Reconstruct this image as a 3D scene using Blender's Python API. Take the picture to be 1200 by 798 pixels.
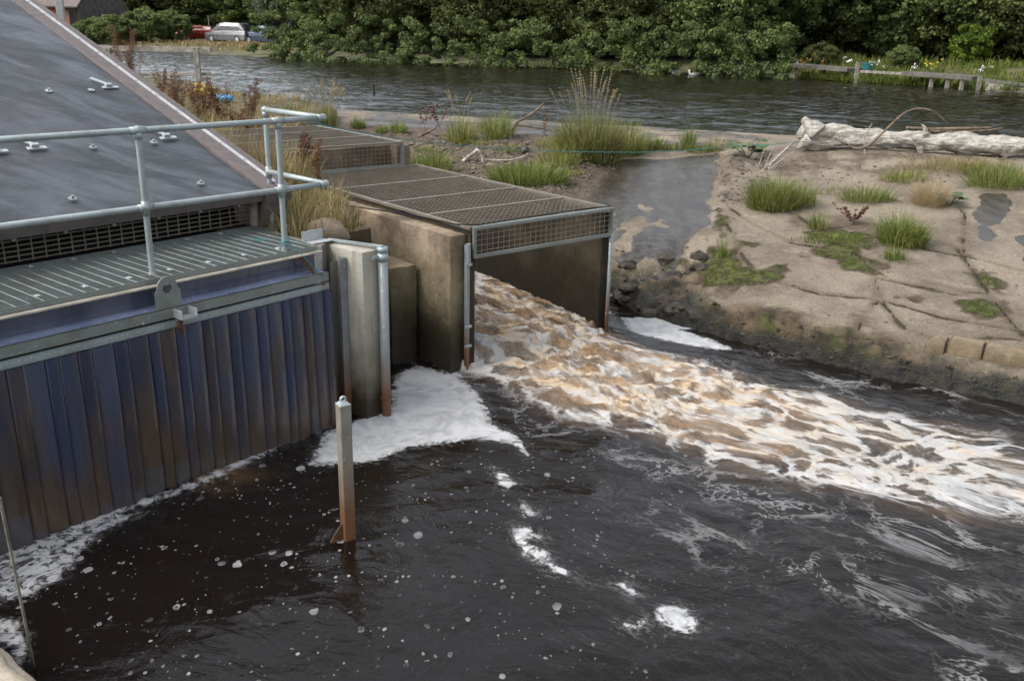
import bpy, math, random
import numpy as np
from math import sin, cos, pi, radians, tan
from mathutils import Vector, Matrix
# ------------------------------------------------------------------ camera, sky, sun, exposure
S = bpy.context.scene
for o in list(bpy.data.objects): bpy.data.objects.remove(o)
F = 1100.0; PITCH = radians(18.54); ROLL = radians(1.2); CZ = 3.6
fw = np.array([0, cos(PITCH), -sin(PITCH)]); r0 = np.array([1, 0, 0.]); u0 = np.cross(r0, fw)
rt = cos(ROLL)*r0 + sin(ROLL)*u0; up = cos(ROLL)*u0 - sin(ROLL)*r0
CAM = np.array([0, 0, CZ])
cam = bpy.data.cameras.new('camera'); co = bpy.data.objects.new('camera', cam); S.collection.objects.link(co)
co.matrix_world = Matrix(((rt[0], up[0], -fw[0], 0), (rt[1], up[1], -fw[1], 0), (rt[2], up[2], -fw[2], CZ), (0, 0, 0, 1)))
cam.sensor_width = 36; cam.lens = 33; cam.clip_end = 2000; cam.clip_start = .05
cam.dof.use_dof = True; cam.dof.focus_distance = 9.5; cam.dof.aperture_fstop = 3.6
S.camera = co
W = bpy.data.worlds.new('World'); S.world = W; W.use_nodes = True
SUN_EL, SUN_AZ = 50, 250          # azimuth measured clockwise from +Y
nt = W.node_tree; bg = nt.nodes['Background']
sk = nt.nodes.new('ShaderNodeTexSky'); sk.sky_type = 'NISHITA'; sk.sun_disc = False
sk.sun_elevation = radians(SUN_EL); sk.sun_rotation = radians(SUN_AZ); sk.air_density = 1.0; sk.dust_density = 4.0
hs = nt.nodes.new('ShaderNodeHueSaturation'); hs.inputs['Saturation'].default_value = .34
nt.links.new(sk.outputs[0], hs.inputs['Color'])
tcw = nt.nodes.new('ShaderNodeTexCoord'); mpw = nt.nodes.new('ShaderNodeMapping'); mpw.inputs['Scale'].default_value = (1, 1, 2.2)
cn = nt.nodes.new('ShaderNodeTexNoise'); cn.inputs['Scale'].default_value = 2.1; cn.inputs['Detail'].default_value = 6; cn.inputs['Roughness'].default_value = .55
nt.links.new(tcw.outputs['Generated'], mpw.inputs[0]); nt.links.new(mpw.outputs[0], cn.inputs['Vector'])
cr = nt.nodes.new('ShaderNodeMapRange'); cr.inputs[1].default_value = .35; cr.inputs[2].default_value = .65; cr.inputs[3].default_value = .6; cr.inputs[4].default_value = 1.32
nt.links.new(cn.outputs['Fac'], cr.inputs[0])
mlw = nt.nodes.new('ShaderNodeVectorMath'); mlw.operation = 'SCALE'
nt.links.new(hs.outputs[0], mlw.inputs[0]); nt.links.new(cr.outputs[0], mlw.inputs['Scale'])
nt.links.new(mlw.outputs[0], bg.inputs['Color']); bg.inputs['Strength'].default_value = .15
sl = bpy.data.lights.new('sun', 'SUN'); sl.energy = 0.55; sl.angle = radians(25); sl.color = (1, .96, .9)
so = bpy.data.objects.new('sun', sl); S.collection.objects.link(so)
_az = radians(SUN_AZ); sd_ = Vector((sin(_az)*cos(radians(SUN_EL)), cos(_az)*cos(radians(SUN_EL)), sin(radians(SUN_EL))))
so.rotation_euler = sd_.to_track_quat('Z', 'Y').to_euler()
S.view_settings.view_transform = 'Standard'; S.view_settings.look = 'None'; S.view_settings.gamma = 1
S.view_settings.exposure = 1.15; S.view_settings.use_curve_mapping = False
S.render.engine = 'CYCLES'
# ------------------------------------------------------------------ helpers: rays, noise
def ray(x, y):
    d = fw*F + rt*(x-600) - up*(y-399); return d/d[1]
def az(x, y, z):
    d = ray(x, y); return CAM + d*((z-CAM[2])/d[2])
def ay(x, y, Y): return CAM + ray(x, y)*Y
rng = np.random.default_rng(7); random.seed(7)
_perm = np.random.default_rng(3).permutation(256); _perm = np.concatenate([_perm, _perm, _perm])
_gr = np.random.default_rng(5).normal(size=(256, 3)); _gr /= np.linalg.norm(_gr, axis=1)[:, None]
def pn(x, y, z=0.0):
    x = np.asarray(x, float); y = np.asarray(y, float); z = np.zeros_like(x)+z
    xi, yi, zi = np.floor(x).astype(int), np.floor(y).astype(int), np.floor(z).astype(int)
    xf, yf, zf = x-xi, y-yi, z-zi
    f = lambda t: t*t*t*(t*(t*6-15)+10)
    u, v, w = f(xf), f(yf), f(zf); r = 0
    for i in (0, 1):
        for j in (0, 1):
            for k in (0, 1):
                h = _perm[_perm[_perm[(xi+i) & 255]+((yi+j) & 255)]+((zi+k) & 255)]
                g = _gr[h]
                d = g[..., 0]*(xf-i)+g[..., 1]*(yf-j)+g[..., 2]*(zf-k)
                r = r + d*(u if i else 1-u)*(v if j else 1-v)*(w if k else 1-w)
    return r*1.5
def fbm(x, y, z=0.0, o=4, g=.5):
    r = 0; a = 1; s = 1
    for i in range(o):
        r = r + a*pn(np.asarray(x)*s+i*17.3, np.asarray(y)*s+i*9.1, z*s); a *= g; s *= 2.03
    return r
def sstep(a, b, x):
    t = np.clip((x-a)/(b-a), 0, 1); return t*t*(3-2*t)
def polysd(P, poly):            # signed distance, positive inside
    P = np.asarray(P); poly = np.asarray(poly); n = len(poly)
    d = np.full(len(P), 1e9); ins = np.zeros(len(P), bool)
    for i in range(n):
        a = poly[i]; b = poly[(i+1) % n]; e = b-a; w = P-a
        t = np.clip((w@e)/(e@e+1e-12), 0, 1); q = w-t[:, None]*e
        d = np.minimum(d, (q**2).sum(1))
        c1 = (a[1] > P[:, 1]) != (b[1] > P[:, 1])
        xx = a[0]+(P[:, 1]-a[1])/(b[1]-a[1]+1e-12)*(b[0]-a[0])
        ins ^= c1 & (P[:, 0] < xx)
    d = np.sqrt(d); return np.where(ins, d, -d)
# ------------------------------------------------------------------ helpers: objects
C = S.collection
def link(o): C.objects.link(o); return o
def tag(o, label=None, cat=None, group=None, kind=None):
    if label: o['label'] = label
    if cat: o['category'] = cat
    if group: o['group'] = group
    if kind: o['kind'] = kind
    return o
def empty(name, loc, label, cat, group=None):
    o = bpy.data.objects.new(name, None); o.location = Vector(tuple(loc)); o.empty_display_size = .1; link(o)
    return tag(o, label, cat, group)
def mesh_np(name, V, Fc, mat, parent=None, smooth=False, attrs=None):
    """V (n,3); Fc list of arrays of faces (m,k) ; world coordinates"""
    me = bpy.data.meshes.new(name); V = np.asarray(V, np.float32)
    if parent is not None: V = V - np.array(tuple(parent_world(parent)), np.float32)
    me.vertices.add(len(V)); me.vertices.foreach_set('co', V.ravel())
    if not isinstance(Fc, list): Fc = [Fc]
    Fc = [np.asarray(f, np.int32) for f in Fc if len(f)]
    li = np.concatenate([f.ravel() for f in Fc]); tot = np.concatenate([np.full(len(f), f.shape[1], np.int32) for f in Fc])
    st = np.concatenate([[0], np.cumsum(tot)[:-1]]).astype(np.int32)
    me.loops.add(len(li)); me.loops.foreach_set('vertex_index', li)
    me.polygons.add(len(tot)); me.polygons.foreach_set('loop_start', st); me.polygons.foreach_set('loop_total', tot)
    me.polygons.foreach_set('use_smooth', np.full(len(tot), smooth)); me.update(calc_edges=True); me.validate()
    for k, (ty, arr) in (attrs or {}).items():
        a = me.attributes.new(k, ty, 'POINT')
        a.data.foreach_set('value' if ty == 'FLOAT' else ('color' if ty == 'FLOAT_COLOR' else 'vector'), np.asarray(arr, np.float32).ravel())
    me.materials.append(mat)
    o = bpy.data.objects.new(name, me); link(o)
    if parent is not None: o.parent = parent
    return o
def parent_world(p):
    v = Vector((0, 0, 0))
    while p is not None: v = v + p.location; p = p.parent
    return v
def mkobj_origin(o): return o
class MB:
    def __init__(s): s.v = []; s.q = []; s.t = []; s.n = 0
    def add(s, V, Q=(), T=()):
        b = s.n; s.v.append(np.asarray(V, float)); s.n += len(V)
        if len(Q): s.q.append(np.asarray(Q)+b)
        if len(T): s.t.append(np.asarray(T)+b)
    def box(s, o, ax, ay_, az_):      # corner + three edge vectors
        o = np.asarray(o, float); A, B, D = map(lambda v: np.asarray(v, float), (ax, ay_, az_))
        V = [o, o+A, o+A+B, o+B, o+D, o+A+D, o+A+B+D, o+B+D]
        if np.dot(np.cross(A, B), D) < 0: Q = [[0, 1, 2, 3], [7, 6, 5, 4], [4, 5, 1, 0], [5, 6, 2, 1], [6, 7, 3, 2], [7, 4, 0, 3]]
        else: Q = [[3, 2, 1, 0], [4, 5, 6, 7], [0, 1, 5, 4], [1, 2, 6, 5], [2, 3, 7, 6], [3, 0, 4, 7]]
        s.add(V, Q)
    def bar(s, a, b, w, h, upv=(0, 0, 1)):   # rectangular bar centred on line a-b
        a = np.asarray(a, float); b = np.asarray(b, float); d = b-a; L = np.linalg.norm(d); d = d/L
        sdv = np.cross(d, upv); sdv /= np.linalg.norm(sdv); uu = np.cross(sdv, d)
        s.box(a-sdv*w/2-uu*h/2, d*L, sdv*w, uu*h)
    def tube(s, pts, r, n=10, cap=True):
        P = np.asarray(pts, float); m = len(P); r = np.broadcast_to(np.asarray(r, float), (m,))
        T = np.gradient(P, axis=0); T /= np.linalg.norm(T, axis=1)[:, None]+1e-12
        ref = np.array([0, 0, 1.]) if abs(T[0][2]) < .9 else np.array([1., 0, 0]); V = []
        x = np.cross(T[0], ref); x /= np.linalg.norm(x)
        a = np.arange(n)*2*pi/n
        for i in range(m):
            x = x-T[i]*(x@T[i]); x /= np.linalg.norm(x); y = np.cross(T[i], x)
            V.append(P[i]+r[i]*(np.cos(a)[:, None]*x+np.sin(a)[:, None]*y))
        V = np.concatenate(V); Q = []
        for i in range(m-1):
            for j in range(n): k = (j+1) % n; Q.append([i*n+j, i*n+k, (i+1)*n+k, (i+1)*n+j])
        T_ = []
        if cap:
            V = np.concatenate([V, P[:1], P[-1:]]); c0 = m*n; c1 = c0+1
            for j in range(n): k = (j+1) % n; T_.append([c0, k, j]); T_.append([c1, (m-1)*n+j, (m-1)*n+k])
        s.add(V, Q, T_)
    def ball(s, c, r, sc=(1, 1, 1), n=10):
        V = []; Q = []
        for i in range(n+1):
            th = pi*i/n
            for j in range(2*n): ph = pi*j/n; V.append([sin(th)*cos(ph)*sc[0]*r+c[0], sin(th)*sin(ph)*sc[1]*r+c[1], cos(th)*sc[2]*r+c[2]])
        for i in range(n):
            for j in range(2*n): k = (j+1) % (2*n); Q.append([i*2*n+j, (i+1)*2*n+j, (i+1)*2*n+k, i*2*n+k])
        s.add(V, Q)
    def poly_prism(s, pts, ext):      # planar polygon extruded by ext (fan faces; convex-ish)
        P = np.asarray(pts, float); n = len(P); E = np.asarray(ext, float)
        c = P.mean(0); V = np.concatenate([P, P+E, [c], [c+E]]); Q = [[i, (i+1) % n, n+(i+1) % n, n+i] for i in range(n)]
        T = [[2*n, (i+1) % n, i] for i in range(n)]+[[2*n+1, n+i, n+(i+1) % n] for i in range(n)]
        s.add(V, Q, T)
    def build(s, name, mat, parent=None, smooth=False, bevel=0, attrs=None):
        V = np.concatenate(s.v); Fs = []
        if s.q: Fs.append(np.concatenate(s.q))
        if s.t: Fs.append(np.concatenate(s.t))
        o = mesh_np(name, V, Fs, mat, parent, smooth, attrs)
        if bevel:
            m = o.modifiers.new('bevel', 'BEVEL'); m.width = bevel; m.segments = 2; m.limit_method = 'ANGLE'; m.angle_limit = radians(50)
        return o
# ------------------------------------------------------------------ helpers: materials
def mat_new(name):
    m = bpy.data.materials.new(name); m.use_nodes = True; t = m.node_tree
    return m, t, t.nodes['Principled BSDF']
class NB:
    def __init__(s, t): s.t = t; s.N = t.nodes; s.L = t.links
    def node(s, ty, **k):
        n = s.N.new(ty)
        for a, b in k.items(): setattr(n, a, b)
        return n
    def setv(s, n, i, v):
        if hasattr(v, 'is_output') or isinstance(v, bpy.types.NodeSocket): s.L.new(v, n.inputs[i])
        elif v is not None: n.inputs[i].default_value = v
    def co(s, scale=(1, 1, 1), kind='obj', rot=(0, 0, 0)):
        if kind == 'obj': src = s.node('ShaderNodeTexCoord').outputs['Object']
        elif kind == 'world': src = s.node('ShaderNodeNewGeometry').outputs['Position']
        else: src = s.attr(kind, 'Vector')
        m = s.node('ShaderNodeMapping'); m.inputs['Scale'].default_value = scale; m.inputs['Rotation'].default_value = rot; s.L.new(src, m.inputs[0]); return m.outputs[0]
    def attr(s, name, out='Fac'):
        a = s.node('ShaderNodeAttribute'); a.attribute_name = name; return a.outputs[out]
    def noise(s, v, sc=5, det=4, rough=.5, dist=0, out='Fac'):
        n = s.node('ShaderNodeTexNoise'); s.L.new(v, n.inputs['Vector']); n.inputs['Scale'].default_value = sc
        n.inputs['Detail'].default_value = det; n.inputs['Roughness'].default_value = rough; n.inputs['Distortion'].default_value = dist; return n.outputs[out]
    def vor(s, v, sc=5, feat='F1', out='Distance', rnd=1, smooth=None):
        n = s.node('ShaderNodeTexVoronoi', feature=feat); s.L.new(v, n.inputs['Vector']); n.inputs['Scale'].default_value = sc; n.inputs['Randomness'].default_value = rnd
        return n.outputs[out] if out else n
    def math(s, op, a, b=None, c=None, clamp=False):
        n = s.node('ShaderNodeMath', operation=op, use_clamp=clamp); s.setv(n, 0, a); s.setv(n, 1, b); s.setv(n, 2, c); return n.outputs[0]
    def ss(s, x, a, b, lo=0., hi=1.):
        n = s.node('ShaderNodeMapRange', interpolation_type='SMOOTHSTEP'); s.setv(n, 0, x); s.setv(n, 1, a); s.setv(n, 2, b); s.setv(n, 3, lo); s.setv(n, 4, hi); return n.outputs[0]
    def mix(s, f, a, b, bt='MIX'):
        n = s.node('ShaderNodeMix', data_type='RGBA', blend_type=bt); s.setv(n, 0, f)
        for i, v in ((6, a), (7, b)):
            if isinstance(v, tuple) and len(v) == 3: v = v+(1,)
            s.setv(n, i, v)
        return n.outputs[2]
    def ramp(s, f, stops):
        n = s.node('ShaderNodeValToRGB'); e = n.color_ramp.elements
        while len(e) < len(stops): e.new(.5)
        for el, (p, c) in zip(e, stops): el.position = p; el.color = tuple(c)+(1,)
        s.setv(n, 0, f); return n.outputs[0]
    def sep(s, v):
        n = s.node('ShaderNodeSeparateXYZ'); s.L.new(v, n.inputs[0]); return n.outputs
    def comb(s, x, y, z):
        n = s.node('ShaderNodeCombineXYZ'); s.setv(n, 0, x); s.setv(n, 1, y); s.setv(n, 2, z); return n.outputs[0]
    def vadd(s, a, b, op='ADD'):
        n = s.node('ShaderNodeVectorMath', operation=op); s.setv(n, 0, a)
        if op == 'SCALE': s.setv(n, 'Scale', b)
        else: s.setv(n, 1, b)
        return n.outputs[0]
    def bump(s, h, strength=.5, dist=.02, nrm=None):
        n = s.node('ShaderNodeBump'); n.inputs['Strength'].default_value = strength; n.inputs['Distance'].default_value = dist; s.L.new(h, n.inputs['Height'])
        if nrm is not None: s.L.new(nrm, n.inputs['Normal'])
        return n.outputs[0]
def simple(name, col, rough=.6, metal=0, var=.25, sc=8, bump=.2, bd=.01, col2=None, scale=(1, 1, 1), spec=.5):
    m, t, b = mat_new(name); n = NB(t); v = n.co(scale)
    a = n.noise(v, sc, 6, .6); col2 = col2 or tuple(c*(1-var*1.6) for c in col)
    f = n.ss(a, .35, .65)
    t.links.new(n.mix(f, col2, col), b.inputs['Base Color'])
    b.inputs['Metallic'].default_value = metal; b.inputs['Specular IOR Level'].default_value = spec
    t.links.new(n.ss(n.noise(v, sc*2.3, 4), .3, .7, max(rough-.12, .02), min(rough+.12, 1)), b.inputs['Roughness'])
    if bump: t.links.new(n.bump(n.noise(v, sc*5, 5, .6), bump, bd), b.inputs['Normal'])
    return m
def galv(name, col=(.36, .42, .42), rust=0.0, rustz=None):
    m, t, b = mat_new(name); n = NB(t); v = n.co()
    sp = n.vor(v, 55, out='Color'); s_ = n.sep(sp)[0]
    base = n.mix(n.math('MULTIPLY', s_, .5), tuple(c*.82 for c in col), col)
    base = n.mix(n.ss(n.noise(v, 4, 6, .65), .42, .7, 0., .7), base, tuple(c*.55 for c in (col[0]*1.1, col[1], col[2]*.92)))
    base = n.mix(n.ss(n.noise(v, 30, 3, .6), .66, .72, 0., .8), base, (.62, .66, .66))
    if rustz:                         # water stain: rust-brown below a tide line
        z = n.sep(n.node('ShaderNodeNewGeometry').outputs['Position'])[2]
        zz = n.math('ADD', z, n.math('MULTIPLY', n.noise(v, 6, 4), .3))
        f = n.ss(zz, rustz[0], rustz[1], 1., 0.)
        base = n.mix(f, base, n.mix(n.noise(v, 18, 5, .7), (.12, .055, .028), (.26, .13, .06)))
    t.links.new(base, b.inputs['Base Color'])
    b.inputs['Metallic'].default_value = .35
    t.links.new(n.ss(n.noise(v, 9, 4), .3, .7, .38, .62), b.inputs['Roughness'])
    t.links.new(n.bump(n.noise(v, 60, 4, .6), .15, .004), b.inputs['Normal']); return m
def concrete(name, pale=(.36, .29, .21), dark=(.16, .12, .085), wetz=None, algae=.5, speck=.5, streak=True, sc=1.0, bumpS=.6, wc=1.0):
    m, t, b = mat_new(name); n = NB(t); v = n.co(kind='world'); 
    big = n.noise(v, 1.3*sc, 7, .62); base = n.mix(n.ss(big, .36, .64), dark, pale)
    if streak:
        vs = n.co((9, 9, .7), kind='world'); base = n.mix(n.ss(n.noise(vs, 1.2, 5, .6), .5, .75, 0., .6), base, tuple(c*.55 for c in dark))
        base = n.mix(n.ss(n.noise(n.co((5, 5, .5), kind='world', rot=(0, 0, .4)), 1.0, 4, .6), .58, .72, 0., .35), base, tuple(min(1, c*1.35) for c in pale))
    f = n.noise(v, 70, 3, .7); base = n.mix(n.ss(f, .55, .7, 0., speck), base, tuple(c*1.3 for c in pale)); base = n.mix(n.ss(f, .45, .3, 0., speck*.7), base, tuple(c*.5 for c in dark))
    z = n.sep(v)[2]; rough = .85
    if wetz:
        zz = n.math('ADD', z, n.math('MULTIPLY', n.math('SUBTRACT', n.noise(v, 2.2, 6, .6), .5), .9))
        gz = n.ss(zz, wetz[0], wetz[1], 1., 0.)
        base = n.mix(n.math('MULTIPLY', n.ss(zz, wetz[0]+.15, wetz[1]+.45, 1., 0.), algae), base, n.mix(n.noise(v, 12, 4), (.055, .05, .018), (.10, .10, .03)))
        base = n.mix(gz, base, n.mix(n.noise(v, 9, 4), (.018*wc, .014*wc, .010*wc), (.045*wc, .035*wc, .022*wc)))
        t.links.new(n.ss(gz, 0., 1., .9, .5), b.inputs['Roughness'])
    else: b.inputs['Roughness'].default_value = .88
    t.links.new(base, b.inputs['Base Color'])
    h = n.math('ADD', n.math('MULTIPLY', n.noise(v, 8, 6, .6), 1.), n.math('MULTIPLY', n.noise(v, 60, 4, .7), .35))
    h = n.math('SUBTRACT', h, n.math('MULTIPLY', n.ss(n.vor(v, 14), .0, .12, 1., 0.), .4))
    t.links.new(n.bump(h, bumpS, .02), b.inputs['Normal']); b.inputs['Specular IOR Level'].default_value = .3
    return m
def foliage(name, c1, c2, c3=None, transl=.35, objvar=.25, rough=.6):
    """per-vertex 'tint' 0..1 mixes c1->c2, above .8 to c3"""
    m, t, b = mat_new(name); n = NB(t); a = n.attr('tint')
    col = n.mix(n.ss(a, 0., .8), c1, c2)
    if c3: col = n.mix(n.ss(a, .8, .95), col, c3)
    oi = n.node('ShaderNodeObjectInfo').outputs['Random']
    h = n.node('ShaderNodeHueSaturation'); n.setv(h, 'Hue', n.ss(oi, 0., 1., .5-.03*objvar*2, .5+.03*objvar*2)); n.setv(h, 'Value', n.ss(oi, 0., 1., 1-objvar, 1+objvar)); t.links.new(col, h.inputs['Color']); col = h.outputs[0]
    t.links.new(col, b.inputs['Base Color']); b.inputs['Roughness'].default_value = rough; b.inputs['Specular IOR Level'].default_value = .25
    tr = n.node('ShaderNodeBsdfTranslucent'); t.links.new(col, tr.inputs[0]); ms = n.node('ShaderNodeMixShader'); ms.inputs[0].default_value = transl
    t.links.new(b.outputs[0], ms.inputs[1]); t.links.new(tr.outputs[0], ms.inputs[2]); t.links.new(ms.outputs[0], t.nodes['Material Output'].inputs[0]); return m
M = {}
M['galv'] = galv('galvanised_steel'); M['galv_light'] = galv('galvanised_light', (.5, .54, .54))
M['galv_dull'] = galv('galvanised_dull', (.24, .27, .25)); M['galv_wet'] = galv('galvanised_stained', (.33, .32, .26), rustz=(.25, .95))
M['galv_pipe'] = galv('pipe_stained', (.30, .33, .34), rustz=(.3, .9))
M['mesh'] = galv('mesh_wire', (.24, .205, .16)); M['mesh_pale'] = galv('mesh_frame', (.24, .215, .175))
M['cream'] = simple('cream_edge_trim', (.50, .46, .38), .6, 0, .2, 6)
M['rubber'] = None
M['wood_grey'] = simple('weathered_timber', (.27, .25, .21), .85, 0, .3, 6, .6, .02, scale=(1, 1, 1))
M['dark'] = simple('void_shade_black', (.012, .012, .012), .9)  # near-black: darkness of voids painted on boards, also plain black parts
M['rust'] = simple('rusty_iron', (.16, .07, .03), .85, .2, .4, 30, .6)
M['brown_trim'] = simple('brown_grey_felt_trim', (.125, .105, .10), .75, 0, .15, 12)
M['white_strip'] = simple('pale_metal_strip', (.42, .43, .45), .35, .3, .1, 20, .05)
M['conc_wall'] = concrete('culvert_concrete', (.33, .26, .185), (.105, .08, .055), wetz=(.3, 1.05), algae=.8, bumpS=.9)
M['conc_dark'] = concrete('culvert_concrete_shaded', (.085, .064, .04), (.012, .009, .006), wetz=(.3, 1.5), algae=.15, wc=.5)  # darker copy of the culvert concrete, interior shade put into the colour
M['conc_pale'] = concrete('pillar_concrete', (.42, .40, .34), (.27, .25, .20), wetz=(.1, .55), algae=.5, speck=.25)
M['conc_box'] = concrete('box_concrete', (.24, .19, .14), (.11, .085, .06))
def rubber_mat():
    m, t, b = mat_new('rubber_roof_sheet'); n = NB(t); v = n.co()
    st = n.noise(n.co((.5, 1.6, 1), rot=(0, 0, .5)), 2.2, 6, .6, .6)
    base = n.mix(n.ss(st, .34, .68), (.026, .031, .038), (.066, .075, .087))
    base = n.mix(n.ss(n.noise(v, 1.1, 6, .65), .48, .68, 0., .6), base, (.045, .044, .05)); base = n.mix(n.ss(n.noise(n.co((.7, 5, 1), rot=(0, 0, .9)), 2.5, 6, .7), .55, .75, 0., .5), base, (.11, .12, .13))
    base = n.mix(n.ss(n.noise(v, 45, 2), .72, .78, 0., .5), base, (.22, .23, .24))
    t.links.new(base, b.inputs['Base Color']); t.links.new(n.ss(st, .3, .7, .62, .42), b.inputs['Roughness'])
    t.links.new(n.bump(n.noise(v, 2.2, 6, .55), .6, .05), b.inputs['Normal']); return m
M['rubber'] = rubber_mat()
def pvc_mat(name, c1, c2, stain=True):
    m, t, b = mat_new(name); n = NB(t); v = n.co(kind='world'); z = n.sep(v)[2]
    vs = n.co((3, 3, .9), kind='world'); ns = n.noise(vs, 1.4, 4, .5, .3)
    base = n.mix(n.ss(n.noise(vs, .9, 5, .6), .35, .65), c1, c2)
    oi = n.node('ShaderNodeObjectInfo').outputs['Random']
    if stain:
        base = n.mix(n.ss(oi, .3, 1., 0., .4), base, tuple(c*2. for c in c2)); z = n.math('ADD', z, n.math('MULTIPLY', n.math('SUBTRACT', oi, .5), .45))
        zz = n.math('ADD', z, n.math('MULTIPLY', n.math('SUBTRACT', ns, .5), 3.2))
        f = n.ss(zz, -.05, 1.5, 1., 0.)
        base = n.mix(n.math('MULTIPLY', f, .92), base, n.mix(n.noise(vs, 3, 3, .5), (.024, .017, .011), (.10, .062, .035)))
        base = n.mix(n.ss(z, .01, .06, .4, 0.), base, (.06, .07, .09))
    t.links.new(base, b.inputs['Base Color']); t.links.new(n.ss(ns, .3, .7, .16, .36), b.inputs['Roughness']); b.inputs['Coat Weight'].default_value = .5; b.inputs['Coat Roughness'].default_value = .15
    t.links.new(n.bump(n.noise(vs, 2.0, 2, .4), .25, .03), b.inputs['Normal']); return m
M['pvc'] = pvc_mat('blue_strip_plastic', (.008, .013, .032), (.015, .023, .052))
M['pvc_pale'] = pvc_mat('blue_strip_plastic_outer', (.013, .019, .040), (.028, .036, .065))
M['blue_web'] = pvc_mat('blue_sheet_web', (.040, .045, .075), (.08, .088, .125), False)
M['blue_ledge'] = pvc_mat('blue_sheet_ledge_sheen', (.13, .17, .29), (.21, .25, .38), False)  # same blue sheet made paler: sky reflection on the ledge put into the colour
M['rope'] = simple('teal_rope_fibre', (.05, .25, .28), .8, 0, .3, 60)
M['trunk'] = simple('tree_bark', (.085, .07, .05), .9, 0, .4, 6, .8, .04)
M['leaf'] = foliage('tree_leaves', (.060, .085, .028), (.175, .205, .066), (.24, .24, .09))
M['leaf_bright'] = foliage('bright_leaves', (.06, .11, .015), (.14, .19, .02), (.2, .22, .03))
M['leaf_willow'] = foliage('willow_leaves', (.07, .10, .05), (.15, .18, .10), (.22, .24, .15))
M['grass'] = foliage('grass_blades', (.085, .125, .028), (.23, .27, .065), (.42, .34, .17), .5, .08)
M['grass_dry'] = foliage('dry_grass', (.10, .11, .035), (.34, .26, .12), (.44, .35, .2), .3, .1)
M['dock'] = foliage('dock_seed_heads', (.07, .028, .016), (.17, .07, .03), (.24, .13, .04), .15, .1)
M['moss'] = foliage('moss', (.045, .055, .014), (.11, .135, .03), (.15, .13, .05), .2, .1)
M['flower_y'] = simple('yellow_petals', (.75, .6, .03), .6, 0, .2, 20, 0); M['flower_w'] = simple('white_petals', (.75, .75, .72), .6, 0, .1, 20, 0)
M['flower_o'] = simple('orange_petals', (.65, .2, .03), .6, 0, .2, 20, 0)
# ------------------------------------------------------------------ frames of reference of the place
Ub = np.array([.63, .777, 0]); Ub /= np.linalg.norm(Ub); Nb = np.array([-Ub[1], Ub[0], 0]); Ob = az(334, 292, 1.7); Z = np.array([0, 0, 1.])
def B(a, b, z): return np.array([Ob[0], Ob[1], 0])+Ub*a+Nb*b+Z*z
Cd = np.array([-.634, .773, 0]); Cw = np.array([.773, .634, 0]); Oc = az(553, 269, 1.57)
def K(a, b, z): return np.array([Oc[0], Oc[1], 0])+Cw*a+Cd*b+Z*z
Ed = np.array([.933, -.359, 0]); Sd = np.array([-.359, -.933, 0]); Cc = az(850, 155, 1.4)
def ts(x, y): return (x-Cc[0])*Ed[0]+(y-Cc[1])*Ed[1], (x-Cc[0])*Sd[0]+(y-Cc[1])*Sd[1]
def TS(t, s): return Cc[0]+Ed[0]*t+Sd[0]*s, Cc[1]+Ed[1]*t+Sd[1]*s
def apron_z(x, y):
    t, s = ts(x, y)
    z = 1.40-.111*np.clip(s-1.8, 0, 20) - .05*sstep(-.1, -.6, s)
    z = z - .9*sstep(-.15, -.8, s)
    z = z + .02*pn(x*.8, y*.8) + .010*pn(x*3, y*3) + .005*pn(x*9, y*9)
    # crest lip step
    z = z - .05*sstep(1.62, 1.72, s+.08*pn(t*1.5, 3.))*sstep(-9.5, -9, t)
    ch = sstep(-1.9, -1.5, t+.2*pn(x, y))*(1-sstep(.0, .12, t-(.0+.14*s)))*sstep(2, 3, s)      # chute slightly lower
    z = z - .05*ch
    # earth hummocks behind the culvert
    bk = (1-sstep(-2.2, -1.4, t+.3*pn(x*.9, y*.9, 4)))*sstep(2.2, 3.2, s)
    z = z + bk*(.10*pn(x*1.3, y*1.3, 2)+.06*pn(x*4, y*4, 3)+.03*pn(x*10, y*10, 3)+.06)
    mound = np.exp(-((t-3.4)/2.2)**2-((s-2.7)/.9)**2)*.22 + np.exp(-((t-6.8)/1.8)**2-((s-2.2)/.9)**2)*.18
    z = z + mound
    # broken front edge
    se = np.interp(t, [-3, .3, .7, 1.3, 2.4, 3.4, 4.2, 5, 7, 12], [9.0, 9.7, 10.15, 10.45, 10.85, 11.2, 11.4, 11.55, 11.8, 12.4])+.10*pn(t*1.7, 1.)+.06*pn(t*5, 2.)
    near = sstep(.8-.35*sstep(1.8, 3, t), .05, se-s)
    near2 = near*(1-.85*sstep(3.2, 5.0, t))
    rough = (.10*np.abs(pn(x*2.2, y*2.2, 5))+.09*pn(x*5, y*5, 6)+.05*pn(x*11, y*11, 7)+.02*pn(x*25, y*25, 7))
    z = z + near2*(rough-.06)
    low = sstep(2.6, 1.0, t)*sstep(7.6, 9.8, s)                          # lower, ragged end of the chute
    z = z - low*.22 + low*(.10*pn(x*3.2, y*3.2, 8)+.06*pn(x*8, y*8, 9)+.03*pn(x*20, y*20, 9))
    drop = sstep(0, .05+.06*(1+pn(t*2, 5.)), s-se)
    z = z - drop*(z*.55+.02)
    drop2 = sstep(.06, .32, s-se+.05*pn(x*6, y*6)); z = z*(1-drop2)-.45*drop2+.05*(1-drop2)*drop*pn(x*9, y*9, 3)
    return z
def on_apron(px, py):
    d = ray(px, py); lo, hi = 3., 60.
    ys = np.linspace(3, 40, 1500); P = CAM[None]+d[None]*ys[:, None]
    f = P[:, 2]-apron_z(P[:, 0], P[:, 1]); t, s = ts(P[:, 0], P[:, 1]); i = np.argmax(f < 0)
    return P[i]
LZ = 1.62
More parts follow.
